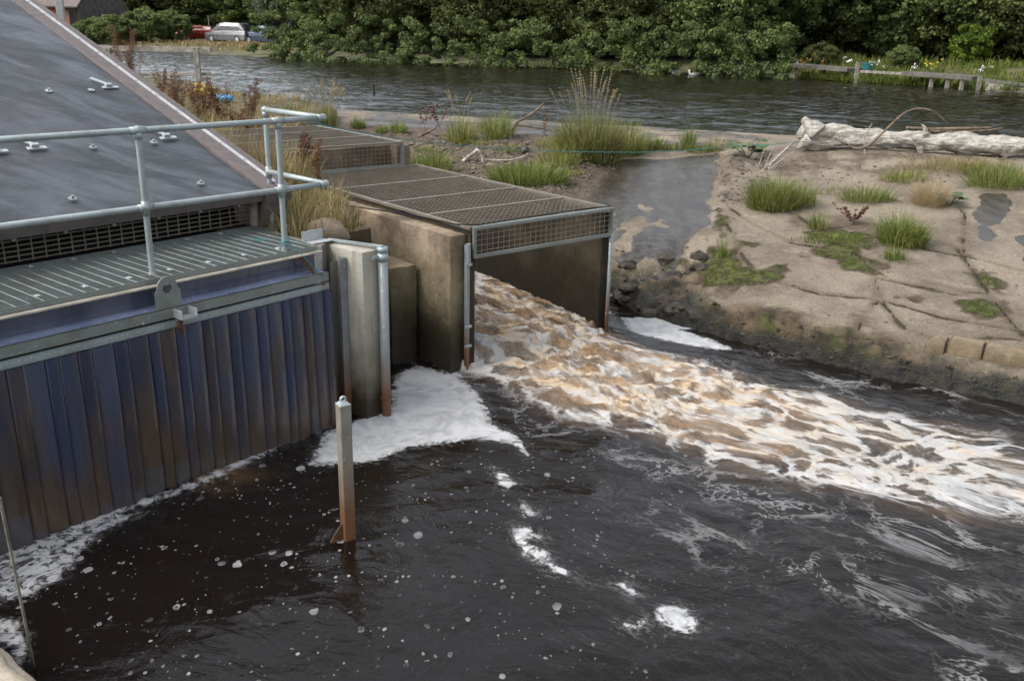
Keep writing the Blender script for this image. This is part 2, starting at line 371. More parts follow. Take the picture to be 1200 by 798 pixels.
def land_z(x, y): return LZ+.07*pn(x*.5, y*.5, 1)+.03*pn(x*2, y*2, 2)
# ------------------------------------------------------------------ setting: lower water
def grid(xs, ys):
    X, Y = np.meshgrid(xs, ys); nx, ny = len(xs), len(ys)
    i = np.arange(nx*ny).reshape(ny, nx); Q = np.stack([i[:-1, :-1], i[:-1, 1:], i[1:, 1:], i[1:, :-1]], -1).reshape(-1, 4)
    return X.ravel(), Y.ravel(), Q
def pxw(L, z=0.): return np.array([az(x, y, z)[:2] for x, y in L])
xs = np.concatenate([np.linspace(-14, -5.2, 30)[:-1], np.arange(-5.2, 7.6, .023), np.linspace(7.7, 30, 60)])
ys = np.concatenate([np.linspace(-12, 3.2, 40)[:-1], np.arange(3.2, 13.6, .023)])
X, Y, Q = grid(xs, ys); P2 = np.stack([X, Y], 1)
Xc = X-Oc[0]; Yc = Y-Oc[1]; ca = Xc*Cw[0]+Yc*Cw[1]; cb = Xc*Cd[0]+Yc*Cd[1]
fd = np.array([.80, -.60]); fp = np.array([.60, .80])
fl = X*fd[0]+Y*fd[1]; fc = X*fp[0]+Y*fp[1]
WX = .25*pn(X*.7, Y*.7, 1.)+.1*pn(X*2, Y*2, 2.); WY = .25*pn(X*.7, Y*.7, 5.)+.1*pn(X*2, Y*2, 6.)
PW = P2+np.stack([WX, WY], 1)*.8
core = pxw([(556, 318), (600, 345), (706, 393), (760, 418), (860, 445), (960, 462), (1060, 490), (1240, 545), (1420, 590), (1620, 660), (1640, 760), (1420, 690), (1260, 625), (1190, 590), (1080, 585), (985, 565), (900, 555), (830, 540), (740, 508), (660, 485), (600, 455), (556, 432), (540, 380)])
sdc = polysd(PW, core)
inside = (ca > -.12) & (ca < 1.97) & (cb > -.05)
churn = np.maximum(sstep(-.35, .35, sdc), sstep(-.1, .1, cb)*(ca > -.12)*(ca < 1.97)*(cb < 5))
dist = np.hypot(X-(Oc[0]+.9), Y-(Oc[1]+.6))
energy = churn*(1-.90*sstep(.8, 4.2, dist))
zr = np.where(inside, .04+.11*np.clip(cb, 0, 5), 0)
bo = np.abs(pn(fl*2.4+WX*2, fc*3.2+WY*2, 3.)); bo2 = np.abs(pn(fl*5.5+WX*5, fc*7+WY*5, 4.))
hch = (.36*(.5-bo)+.16*(.4-bo2)+.06*pn(X*17, Y*17, 6.)+.04*pn(X*30, Y*30, 7))*.75
hill = .10*np.exp(-(dist/1.6)**2)
H = energy*(hch*.42+hill)+zr
swx0 = X+.35*pn(X*.55, Y*.55, 21)+.1*pn(X*1.7, Y*1.7, 22); swy0 = Y+.35*pn(X*.55, Y*.55, 25)+.1*pn(X*1.7, Y*1.7, 26)
rip = sstep(-1.5, 2.0, (X*.35-Y*.05+1.0)+.3*pn(X*.5, Y*.5, 9))
H += rip*.010*pn(fl*2.4+WX*2, fc*5+WY*2, 11.)+rip*.005*pn(fl*6, fc*11, 12.)+.018*pn(swx0*1.1, swy0*1.5, 13)+.0065*pn(swx0*2.6, swy0*4.2, 14)+.0012*pn(swx0*7, swy0*11, 15)
H += .012*sstep(-1.6, .4, sdc)*(1-churn)*pn(fl*4, fc*6, 15)
# foam masks (metres inside the outline of each patch)
foam_polys = [
 [(362, 545), (372, 522), (384, 505), (420, 492), (455, 480), (462, 440), (490, 428), (520, 436), (540, 438), (556, 455), (572, 478), (578, 496), (608, 510), (622, 538), (598, 520), (560, 514), (520, 520), (480, 524), (440, 540), (400, 545)],
 [(-30, 655), (60, 622), (130, 596), (200, 574), (262, 548), (330, 512), (390, 488), (392, 495), (330, 522), (268, 556), (205, 580), (150, 598), (90, 632), (30, 668), (-30, 700)],
 [(-30, 668), (20, 662), (80, 634), (130, 606), (172, 598), (120, 622), (90, 650), (70, 680), (30, 700), (-30, 712)],
 [(-30, 720), (8, 712), (30, 735), (36, 760), (28, 772), (8, 752), (-30, 745)],
 [(578, 548), (592, 552), (606, 566), (596, 572), (584, 566)],
 [(600, 615), (622, 617), (640, 634), (622, 630), (618, 636), (640, 648), (652, 662), (690, 684), (660, 676), (630, 662), (612, 650), (604, 632)],
 [(608, 588), (622, 592), (630, 603), (620, 606)],
 [(764, 712), (790, 706), (806, 712), (822, 728), (808, 742), (788, 738), (770, 726)], [(728, 730), (745, 730), (760, 718), (756, 736), (738, 740)],
 [(728, 372), (790, 370), (808, 378), (826, 384), (800, 388), (838, 398), (862, 411), (830, 408), (790, 402), (752, 394), (734, 386)],
 [(1110, 436), (1140, 437), (1168, 447), (1160, 450), (1130, 444)],
 [(712, 684), (735, 682), (750, 694), (742, 700), (728, 690)],
]
foam = np.full(len(X), -1.)
for i, pl in enumerate(foam_polys):
    sd = polysd(PW if i == 3 else P2, pxw(pl)); sd = np.where(sd > 0, np.minimum(sd*.6, .035), sd) if i in (1, 2, 3) else sd; foam = np.maximum(foam, sd)
foam = np.clip(foam, -.5, .5)
lace_polys = [[(760, 590), (900, 560), (990, 590), (1240, 600), (1240, 700), (1100, 715), (1010, 690), (930, 690), (900, 660), (800, 640)], [(900, 420), (1060, 430), (1240, 480), (1240, 560), (1040, 500), (900, 460)], [(560, 448), (660, 480), (700, 520), (640, 520), (580, 480)], [(960, 640), (1230, 640), (1230, 700), (1000, 690)], [(1200, 600), (1700, 700), (1700, 900), (1200, 760)], [(1100, 700), (1260, 700), (1260, 800), (1140, 790)]]
lace = np.zeros(len(X))
for pl in lace_polys: lace = np.maximum(lace, sstep(-.5, .3, polysd(PW, pxw(pl))))
lace2 = .55*sstep(-1.2, 0, sdc)
lace = np.maximum(lace*.62, lace2)
spk = sstep(2.6, -.6, X-.15*(Y-6))*(1-.6*sstep(7.5, 9, Y))*(1-churn)
brown = np.clip(np.maximum(churn*(1-.72*sstep(1.2, 4.6, dist)), .0), 0, 1)
brown = np.maximum(brown, .55*np.exp(-((X+2.35)**2+(Y-7.05)**2)/.05))
brown = np.maximum(brown, .36*sstep(-.45, -.05, sdc)*(1-churn)*sstep(1., 2.5, X)*(Y < 8.6))
swx = X+.35*pn(X*.55, Y*.55, 21)+.1*pn(X*1.7, Y*1.7, 22); swy = Y+.35*pn(X*.55, Y*.55, 25)+.1*pn(X*1.7, Y*1.7, 26)
def water_mat():
    m, t, b = mat_new('river_water'); n = NB(t)
    msk = n.node('ShaderNodeAttribute'); msk.attribute_name = 'masks'; sc = n.node('ShaderNodeSeparateColor'); t.links.new(msk.outputs['Color'], sc.inputs[0])
    foam_a = n.attr('foam'); churn_a = sc.outputs[0]; lace_a = sc.outputs[1]; spk_a = sc.outputs[2]; brown_a = n.attr('silt'); rip_a = n.attr('ripple')
    w = n.co(kind='world'); q = n.attr('flow', 'Vector')
    # solid foam patches with frayed edges
    ed = n.math('ADD', foam_a, n.math('MULTIPLY', n.math('SUBTRACT', n.noise(q, 9, 6, .7, .4), .5), .17))
    ff = n.math('MAXIMUM', n.ss(ed, -.012, .035), n.math('MULTIPLY', n.ss(ed, -.10, .0), n.ss(n.noise(q, 16, 5, .7), .45, .62, 0., .2)))
    sw = n.noise(n.attr('swirl', 'Vector'), 5, 5, .6, 1.2)
    ff = n.math('MULTIPLY', ff, n.math('MAXIMUM', n.ss(foam_a, .02, .09), n.ss(n.noise(n.attr('swirl', 'Vector'), 14, 4, .6, 1.), .40, .52, .15, 1.)))
    # turbulent net of foam
    warp = n.vadd(n.noise(q, 2.2, 4, .6, 0, 'Color'), (.5, .5, .5), 'SUBTRACT'); qw = n.vadd(q, n.vadd(warp, .42, 'SCALE'))
    warp2 = n.vadd(n.noise(q, 9, 3, .6, 0, 'Color'), (.5, .5, .5), 'SUBTRACT'); qw = n.vadd(qw, n.vadd(warp2, .10, 'SCALE'))
    e1 = n.vor(qw, 3.3, 'DISTANCE_TO_EDGE'); e2 = n.vor(qw, 8.2, 'DISTANCE_TO_EDGE'); big = n.noise(qw, 1.1, 5, .6)
    l1 = n.ss(e1, 0.02, .24, 1., 0.); l2 = n.ss(e2, .01, .22, 1., 0.)
    net = n.math('ADD', n.math('MULTIPLY', l1, .72), n.math('MULTIPLY', l2, .34))
    fine = n.noise(q, 38, 5, .75, .5)
    net = n.math('ADD', net, n.math('MULTIPLY', n.math('SUBTRACT', big, .5), 1.5)); net = n.math('ADD', net, n.math('MULTIPLY', n.math('SUBTRACT', fine, .5), .6))
    cf = n.ss(n.math('ADD', net, n.math('MULTIPLY', churn_a, n.math('SUBTRACT', .54, n.math('MULTIPLY', brown_a, .22)))), .62, 1.25); cv = n.ss(n.math('ADD', n.math('MULTIPLY', net, .7), n.math('MULTIPLY', churn_a, .45)), .15, 1.15, 0., .50); cf = n.math('MULTIPLY', n.math('MAXIMUM', cf, n.math('MULTIPLY', cv, n.math('ADD', .35, n.math('MULTIPLY', brown_a, .65)))), n.ss(churn_a, .04, .5))
    # thin lacy rafts
    lb = n.noise(qw, 2.3, 5, .6); e3 = n.vor(n.vadd(q, n.vadd(warp, .5, 'SCALE')), 13, 'DISTANCE_TO_EDGE'); l3 = n.math('ADD', n.math('MULTIPLY', l1, .42), n.math('MULTIPLY', n.ss(e3, .02, .2, 1., 0.), .30)); l3 = n.math('ADD', l3, n.math('MULTIPLY', n.math('SUBTRACT', lb, .5), 1.3)); l3 = n.math('ADD', l3, n.math('MULTIPLY', n.math('SUBTRACT', fine, .5), 1.2))
    lf = n.math('MULTIPLY', n.ss(n.math('ADD', l3, n.math('MULTIPLY', lace_a, .25)), .52, .86), n.math('MULTIPLY', n.ss(lace_a, .02, .3), n.ss(n.noise(q, 1.7, 4, .6), .42, .66, .04, .42)))
    # floating bubbles
    def spots(scale, rmax, thr, src):
        vn = n.node('ShaderNodeTexVoronoi'); t.links.new(src, vn.inputs['Vector']); vn.inputs['Scale'].default_value = scale
        c = n.sep(vn.outputs['Color']); r = n.math('MULTIPLY', n.math('POWER', c[0], 2.5), rmax); on = n.ss(c[1], thr, thr+.02)
        d = vn.outputs['Distance']; disc = n.ss(n.math('SUBTRACT', r, d), 0., .035)
        hole = n.math('MULTIPLY', n.ss(n.math('SUBTRACT', n.math('MULTIPLY', r, .55), d), 0., .03), n.ss(c[2], .6, .62)); return n.math('MULTIPLY', n.math('MULTIPLY', disc, on), n.math('SUBTRACT', 1., n.math('MULTIPLY', hole, .75)))
    wv = n.vadd(w, n.vadd(n.vadd(n.noise(w, 14, 3, .6, 0, 'Color'), (.5, .5, .5), 'SUBTRACT'), .05, 'SCALE'))
    wv = n.vadd(wv, (1., .75, 0.), 'MULTIPLY')
    dens = n.ss(n.noise(n.vadd(n.attr('swirl', 'Vector'), (1., 2.6, 1.), 'MULTIPLY'), 1.3, 4, .6), .42, .62)
    s1 = spots(9, .34, .5, wv); s2 = spots(24, .36, .4, wv); s3 = spots(3.2, .15, .55, wv); s4 = n.math('MULTIPLY', spots(48, .34, .62, wv), dens); s2 = n.math('MAXIMUM', s2, s4)
    sp = n.math('MAXIMUM', n.math('MAXIMUM', n.math('MULTIPLY', s1, dens), n.math('MULTIPLY', s2, n.math('ADD', .15, dens))), s3); sp = n.math('MULTIPLY', sp, n.math('MULTIPLY', spk_a, .5))
    F_ = n.math('MAXIMUM', n.math('MAXIMUM', ff, cf), n.math('MAXIMUM', lf, sp), clamp=True)
    peat = n.mix(n.math('MULTIPLY', brown_a, n.ss(n.noise(qw, 2.6, 5, .6), .25, .6)), (.006, .0038, .0026), n.mix(n.ss(n.noise(qw, 3, 5, .65), .35, .65), (.10, .055, .025), (.26, .165, .085)))
    stain = n.ss(n.noise(n.attr('swirl', 'Vector'), 3, 5, .6, 1.5), .5, .72, 0., .45)
    fcol = n.mix(n.ss(sw, .35, .62), (.33, .34, .35), (.465, .47, .468)); fcol = n.mix(n.math('MULTIPLY', churn_a, .3), fcol, (.3, .29, .27)); fcol = n.mix(n.math('MULTIPLY', n.math('ADD', stain, n.math('MULTIPLY', brown_a, n.ss(n.noise(qw, 5, 5, .7), .35, .7, 0., .75))), n.math('ADD', .25, churn_a), clamp=True), fcol, (.46, .345, .215))
    col = n.mix(F_, peat, fcol); t.links.new(col, b.inputs['Base Color'])
    t.links.new(n.ss(F_, 0., .6, .05, .75), b.inputs['Roughness']); b.inputs['IOR'].default_value = 1.33
    t.links.new(n.ss(n.math('ADD', F_, n.math('MULTIPLY', brown_a, .3)), 0., 1., .62, .2), b.inputs['Specular IOR Level'])
    # ripples
    sv = n.attr('swirl', 'Vector'); h1 = n.math('MULTIPLY', n.noise(n.vadd(sv, (1., 1.7, 1.), 'MULTIPLY'), 3.0, 2, .35, .8), .45)
    h2 = n.math('MULTIPLY', n.noise(qw, 7, 5, .55, .3), n.math('MULTIPLY', rip_a, .9)); h3 = n.math('MULTIPLY', n.noise(qw, 22, 4, .6, .2), n.math('MULTIPLY', rip_a, .35))
    h = n.math('ADD', n.math('ADD', h1, h2), h3); h = n.math('ADD', h, n.math('MULTIPLY', F_, n.math('ADD', .12, n.math('MULTIPLY', n.noise(q, 30, 4, .7), .16))))
    h = n.math('ADD', h, n.math('MULTIPLY', churn_a, n.math('MULTIPLY', n.noise(qw, 16, 4, .55), .55)))
    t.links.new(n.bump(h, .75, .024), b.inputs['Normal']); return m
M['water'] = water_mat()
mesh_np('lower_river_water', np.stack([X, Y, H], 1), Q, M['water'], smooth=True, attrs={
    'masks': ('FLOAT_COLOR', np.stack([churn, lace, spk, np.ones_like(X)], 1)), 'foam': ('FLOAT', foam), 'silt': ('FLOAT', brown), 'ripple': ('FLOAT', np.maximum(rip, .04)),
    'flow': ('FLOAT_VECTOR', np.stack([fl*.62+WX, fc+WY, H*0], 1)), 'swirl': ('FLOAT_VECTOR', np.stack([swx, swy, X*0], 1))})['kind'] = 'structure'
# ------------------------------------------------------------------ setting: upper pool
def upper_mat():
    m, t, b = mat_new('upper_pool_water'); n = NB(t); w = n.co(kind='world')
    b.inputs['Base Color'].default_value = (.012, .010, .007, 1); b.inputs['Roughness'].default_value = .04; b.inputs['IOR'].default_value = 1.33
    g = n.ss(n.noise(w, .10, 3, .6), .35, .65, .75, 1.25)
    h = n.math('ADD', n.math('MULTIPLY', n.noise(n.co((1, 1.6, 1), kind='world', rot=(0, 0, .25)), 2.1, 3, .6, .5), 1.), n.math('MULTIPLY', n.noise(w, 7, 3, .6), .22))
    h = n.math('MULTIPLY', h, g); t.links.new(n.bump(h, 1., .05), b.inputs['Normal']); return m
M['upper'] = upper_mat()
tx = np.concatenate([np.linspace(-120, -46, 40)[:-1], np.arange(-46, 22, .16), np.linspace(22.2, 120, 60)]); sy = np.concatenate([np.arange(.12, -46, -.13), np.linspace(-46.2, -140, 90)])
T_, S_, Qs = grid(tx, sy); ux, uy = TS(T_, S_)
mesh_np('upper_river_water', np.stack([ux, uy, 1.34+(.7+.5*pn(ux*.06, uy*.06, 2))*sstep(.2, -2.5, S_)*1.9*(.034*pn(ux*.55+.4*pn(ux*.3, uy*.3), uy*.8, 1)+.028*pn(ux*1.3, uy*1.7, 5)+.014*pn(ux*2.9, uy*3.3, 7))], 1), Qs, M['upper'], smooth=True)['kind'] = 'structure'
# ------------------------------------------------------------------ setting: weir apron
tx = np.concatenate([np.linspace(-14, -9, 50)[:-1], np.arange(-9, 8, .04), np.linspace(8.1, 40, 160)]); sy = np.arange(-.9, 13.4, .04)
T_, S_, Qs = grid(tx, sy); ax_, ay__ = TS(T_, S_); az_ = apron_z(ax_, ay__)
# keep the ground out of the culvert channel
ka = (ax_-Oc[0])*Cw[0]+(ay__-Oc[1])*Cw[1]; kb = (ax_-Oc[0])*Cd[0]+(ay__-Oc[1])*Cd[1]
inch = (ka > -9) & (ka < 1.98) & (kb < 6.6) & (kb > -6)
az_ = np.where(inch, -.5, az_)
PA = np.stack([ax_, ay__], 1)
def pa(L): return np.array([on_apron(x, y)[:2] for x, y in L])
wet = np.zeros(len(ax_)); moss = wet.copy(); dirt = wet.copy(); crack = np.full(len(ax_), 1.)
wn = .12*fbm(ax_*1.6, ay__*1.6, 1, 4)
chute = pa([(640, 222), (665, 196), (700, 184), (842, 180), (838, 215), (832, 262), (800, 300), (780, 330), (740, 330), (715, 300), (716, 246)])
wet = np.maximum(wet, sstep(-.05, .12, polysd(PA, chute)+wn))
for pl in ([(1150, 225), (1185, 225), (1172, 262), (1160, 285), (1135, 268)], [(1196, 270), (1230, 265), (1230, 330), (1200, 320)], [(400, 140), (660, 148), (660, 165), (560, 172), (480, 172), (470, 160)], [(760, 165), (850, 168), (850, 176), (740, 176)]):
    wet = np.maximum(wet, sstep(-.03, .06, polysd(PA, pa(pl))+wn*1.3))
wet = np.maximum(wet, .55*sstep(2.2, 1.6, S_+wn)*sstep(1.6, .6, T_+wn*3)*sstep(-.45, .3, fbm(ax_*1.1, ay__*1.1, 8, 4)+.2))
for pl in ([(722, 296), (730, 268), (752, 240), (766, 246), (752, 272), (736, 292)], [(736, 318), (752, 300), (772, 302), (760, 322)], [(765, 262), (775, 255), (778, 268)]): wet = wet*(1-sstep(-.12, .14, polysd(PA, pa(pl))+wn*1.6+.10*fbm(ax_*5, ay__*5, 9, 3)))
for pl in ([(828, 280), (870, 305), (910, 330), (830, 335), (812, 318)], [(860, 318), (905, 316), (910, 332), (868, 336)], [(935, 290), (985, 285), (1030, 305), (1035, 322), (990, 315), (950, 298)], [(980, 268), (1030, 275), (1020, 295), (960, 285)],
           [(1112, 362), (1140, 348), (1185, 352), (1180, 370), (1140, 374)], [(1125, 318), (1165, 320), (1175, 345), (1150, 335)], [(1040, 343), (1075, 348), (1074, 356), (1045, 352)], [(845, 300), (868, 288), (862, 302)], [(865, 284), (895, 286), (880, 292)],
           [(940, 272), (970, 270), (1000, 282), (960, 284)], [(800, 305), (845, 312), (850, 330), (800, 326)], [(905, 312), (930, 306), (925, 318), (905, 320)], [(1100, 295), (1128, 300), (1120, 303)], [(840, 240), (852, 262), (846, 285), (838, 270)]):
    moss = np.maximum(moss, sstep(-.09, .12, polysd(PA, pa(pl))+wn*1.5-.03+.10*fbm(ax_*4, ay__*4, 6, 3)))
dirt = np.maximum(dirt, sstep(-2.0, -2.4, T_-.15*S_+.8*wn)*sstep(1.9, 2.4, S_+wn))                      # earth behind the culvert
for pl in ([(1015, 345), (1035, 380), (1075, 400), (1045, 405), (980, 398), (985, 370), (1010, 360)], [(800, 310), (910, 330), (900, 345), (815, 345), (790, 335)], [(935, 165), (1200, 185), (1200, 212), (1100, 205), (1060, 215), (1000, 205), (960, 200), (935, 215), (880, 200), (900, 180)],
           [(885, 245), (930, 240), (1090, 270), (1080, 290), (1000, 280), (930, 265)], [(840, 180), (880, 185), (860, 230), (838, 240)]):
    dirt = np.maximum(dirt, .8*sstep(-.1, .25, polysd(PA, pa(pl))+wn*2.5)*sstep(-.25, .2, fbm(ax_*2.2, ay__*2.2, 5, 4)+.12))
se_ = np.interp(T_, [-3, .3, .7, 1.3, 2.4, 3.4, 4.2, 5, 7, 12], [9.0, 9.7, 10.15, 10.45, 10.85, 11.2, 11.4, 11.55, 11.8, 12.4])
edge = sstep(.75-.35*sstep(1.8, 3, T_), .15, se_-S_+2.0*wn)*(1-.6*sstep(3.4, 4.6, T_))
edge = np.maximum(edge, sstep(2.0, 1.0, T_+wn*2)*sstep(8.6, 9.6, S_+wn*2))
for ln in ([(858, 235), (895, 232), (925, 245), (960, 270), (1010, 262), (1085, 292), (1130, 300)], [(940, 300), (1005, 298), (1025, 325), (1070, 335), (1120, 345)], [(1025, 325), (1030, 350), (1060, 385), (1100, 400), (1160, 395)], [(1085, 330), (1130, 342), (1180, 345)], [(905, 250), (900, 232), (930, 215)], [(1060, 270), (1120, 290), (1128, 302)], [(845, 235), (880, 262), (930, 285), (1000, 296)], [(905, 330), (960, 345), (1030, 350), (1100, 372), (1200, 388)], [(1130, 300), (1200, 318)], [(1100, 215), (1130, 250), (1128, 300), (1165, 352), (1200, 395)], [(900, 330), (870, 300), (850, 260)], [(1000, 398), (1012, 370), (1030, 350)], [(1110, 405), (1150, 395), (1200, 398)], [(935, 385), (1000, 392), (1060, 402)]):
    L = pa(ln); d = np.full(len(ax_), 9.)
    for a, b_ in zip(L[:-1], L[1:]):
        e_ = b_-a; tt = np.clip(((PA-a)@e_)/(e_@e_), 0, 1); d = np.minimum(d, np.linalg.norm(PA-a-tt[:, None]*e_, axis=1))
    crack = np.minimum(crack, np.abs(d+.3*wn)+.03*sstep(-.1, .3, pn(ax_*1.7, ay__*1.7, 31)))
crack = np.clip(np.abs(crack), 0, 1)
az_ = az_ - .03*sstep(.05, .0, crack)
def apron_mat():
    m, t, b = mat_new('weathered_weir_slab'); n = NB(t); w = n.co(kind='world')
    msk = n.node('ShaderNodeAttribute'); msk.attribute_name = 'masks'; sc = n.node('ShaderNodeSeparateColor'); t.links.new(msk.outputs['Color'], sc.inputs[0])
    wet, moss, dirt = sc.outputs[0], sc.outputs[1], sc.outputs[2]; edge = n.attr('edge'); crack = n.attr('crack'); z = n.sep(w)[2]
    big = n.noise(w, .9, 6, .6); base = n.mix(n.ss(big, .36, .64), (.135, .112, .084), (.222, .188, .142)); base = n.mix(n.ss(n.noise(n.co((1.4, .6, 1), kind='world', rot=(0, 0, .36)), 1.1, 7, .68), .50, .66, 0., .55), base, (.105, .085, .062))
    base = n.mix(n.ss(n.noise(w, 4, 6, .65), .5, .68, 0., .5), base, (.30, .25, .19))
    peb = n.vor(w, 55, out='Color'); pv = n.sep(peb)[0]; base = n.mix(n.ss(pv, .7, 1., 0., .3), base, (.36, .32, .26)); base = n.mix(n.ss(n.noise(w, 2.1, 7, .7), .60, .68, 0., .55), base, (.12, .095, .065)); base = n.mix(n.ss(pv, .3, 0., 0., .55), base, (.10, .08, .06))
    wetc = n.mix(n.ss(n.noise(n.co((1.5, .5, 1), kind='world', rot=(0, 0, .36)), 4, 6, .65), .35, .65), (.030, .025, .021), (.062, .053, .045)); wet = n.ss(n.math('ADD', wet, n.math('MULTIPLY', n.math('SUBTRACT', n.noise(w, 6, 5, .65), .5), .7)), .28, .66)
    base = n.mix(wet, base, wetc)
    dn = n.noise(w, 7, 6, .7); dm = n.math('MULTIPLY', dirt, n.ss(dn, .32, .5, .45, 1.)); dcol = n.mix(n.ss(n.noise(w, 12, 6, .75), .3, .7), (.03, .022, .016), (.15, .115, .08)); base = n.mix(dm, base, dcol)
    en = n.noise(w, 3, 6, .65); ecol = n.mix(n.ss(en, .35, .65), (.028, .024, .013), (.12, .088, .055)); ecol = n.mix(n.ss(n.noise(w, 2, 5, .6), .52, .64), ecol, (.06, .07, .02))
    base = n.mix(n.math('MULTIPLY', edge, n.ss(n.noise(w, 5, 5, .7), .2, .45)), base, ecol)
    mm = n.ss(n.math('ADD', n.math('MULTIPLY', moss, .8), n.math('MULTIPLY', n.math('SUBTRACT', n.noise(w, 9, 6, .75), .5), 2.6)), .50, .72); mm = n.math('MULTIPLY', mm, n.ss(moss, .1, .5)); rim = n.ss(moss, .02, .35)
    base = n.mix(n.math('MULTIPLY', rim, .8), base, (.055, .04, .022)); base = n.mix(mm, base, n.mix(n.noise(w, 25, 4, .7), (.045, .048, .016), (.10, .115, .028)))
    ck = n.ss(crack, .008, .03, 1., 0.); base = n.mix(ck, base, (.02, .016, .01)); base = n.mix(n.ss(crack, .02, .12, .5, 0.), base, (.09, .07, .04))
    zz = n.math('ADD', z, n.math('MULTIPLY', n.math('SUBTRACT', n.noise(w, 3, 6, .65), .5), .35)); low = n.ss(zz, .12, .30, 1., 0.)
    base = n.mix(low, base, n.mix(n.ss(n.noise(w, 8, 6, .75), .35, .65), (.006, .006, .005), (.028, .026, .015)))  # waterline algae, blackened further to paint the recess shade under the blocks
    t.links.new(base, b.inputs['Base Color'])
    wr = n.math('MAXIMUM', n.math('MULTIPLY', wet, .95), n.math('MULTIPLY', low, .6)); wr = n.math('MULTIPLY', wr, n.math('SUBTRACT', 1., dm)); t.links.new(n.ss(wr, 0., 1., .9, .22), b.inputs['Roughness']); t.links.new(n.ss(wr, 0., 1., .25, .5), b.inputs['Specular IOR Level'])
    film = n.math('MULTIPLY', n.noise(n.co((1, 3, 1), kind='world', rot=(0, 0, .36)), 5, 5, .6), wet)
    dry = n.math('SUBTRACT', 1., n.math('MULTIPLY', wet, .8)); h = n.math('MULTIPLY', n.math('ADD', n.math('MULTIPLY', n.noise(w, 45, 5, .7), .35), n.math('MULTIPLY', n.noise(w, 9, 6, .65), n.math('ADD', .45, n.math('MULTIPLY', edge, 1.5)))), dry)
    h = n.math('ADD', h, n.math('MULTIPLY', film, .25)); h = n.math('ADD', h, n.math('MULTIPLY', mm, .6)); h = n.math('SUBTRACT', h, n.math('MULTIPLY', ck, .8))
    t.links.new(n.bump(h, 1., .045), b.inputs['Normal']); return m
M['apron'] = apron_mat()
keep = ~(inch[Qs].all(1))
mesh_np('weir_apron_ground', np.stack([ax_, ay__, az_], 1), Qs[keep], M['apron'], smooth=True, attrs={'masks': ('FLOAT_COLOR', np.stack([wet, moss, dirt, wet*0+1], 1)), 'edge': ('FLOAT', edge), 'crack': ('FLOAT', crack)})['kind'] = 'structure'
# ------------------------------------------------------------------ setting: near left bank, far bank
M['earth'] = simple('bank_earth', (.12, .10, .055), .95, 0, .4, 3, .8, .05, col2=(.055, .05, .022))
bank = [K(-.26, 2.05, 0)[:2], K(-.26, 4.0, 0)[:2], K(-.5, 4.1, 0)[:2], K(-.5, 6.9, 0)[:2], K(.9, 6.95, 0)[:2]]+[az(x, y, 1.4)[:2] for x, y in [(392, 137), (350, 127), (300, 122), (262, 117), (225, 103), (160, 95), (60, 88), (-200, 80)]]+[(-70, 30), (-60, 8), (-12, 7)]+[B(-9, 2, 0)[:2], B(.45, 2.0, 0)[:2], B(.6, .75, 0)[:2], B(1.1, .75, 0)[:2]]
bank = np.array(bank)
gx, gy, gq = grid(np.concatenate([np.linspace(-70, -14, 60)[:-1], np.arange(-14, 1, .12)]), np.concatenate([np.arange(7, 32, .12), np.linspace(32.3, 60, 40)]))
sdb = polysd(np.stack([gx, gy], 1), bank); gz = land_z(gx, gy)+.05*fbm(gx*1.2, gy*1.2, 3, 4); gz = np.where(sdb > 0, gz, gz-1.2*sstep(0, -.25, sdb)); keep = (sdb[gq] > -.35).any(1)
mesh_np('river_bank', np.stack([gx, gy, gz], 1), gq[keep], M['earth'], smooth=True)['kind'] = 'structure'
farl = np.array([az(x, y, 1.34)[:2] for x, y in [(-300, 52), (100, 54), (240, 64), (320, 68), (420, 72), (520, 75), (640, 79), (760, 84), (860, 88), (935, 92), (1000, 96), (1080, 100), (1150, 104), (1200, 108)]]+[np.array([30, 33.]), np.array([46, 26.])])
farpoly = np.concatenate([farl, [(300, 60), (400, 900), (-600, 900), (-600, 100)]])
gx, gy, gq = grid(np.concatenate([np.linspace(-500, -60, 40)[:-1], np.arange(-60, 50, .8), np.linspace(51, 300, 30)]), np.concatenate([np.arange(22, 110, .8), np.linspace(112, 850, 50)]))
sdf = polysd(np.stack([gx, gy], 1), farpoly); rise = np.interp(gx, [-60, -25, -15, 5, 15, 30], [.35, .35, .3, .4, .8, .8])
gz = 1.0+.35*sstep(-.4, .4, sdf)+rise*sstep(0, 5, sdf)+.10*fbm(gx*.4, gy*.4, 2, 3)*sstep(0, 2, sdf)+.04*np.clip(sdf-15, 0, 400)*(np.clip((gx+25)/30, .0, 1)); gz = np.where(sdf < -.4, .2, gz)
keep = (sdf[gq] > -2.5).any(1)
M['fargrass'] = simple('far_bank_turf', (.10, .10, .042), .95, 0, .4, .9, .5, .1, col2=(.030, .030, .014))
def far_z(x, y):
    s = polysd(np.array([[x, y]]), farpoly)[0]; r = np.interp(x, [-60, -25, -15, 5, 15, 30], [.35, .35, .3, .4, .8, .8]); return 1.35+r*sstep(0, 5, s)+.04*max(s-15, 0)*min(max((x+25)/30, 0), 1)
mesh_np('far_bank_ground', np.stack([gx, gy, gz], 1), gq[keep], M['fargrass'], smooth=True)['kind'] = 'structure'
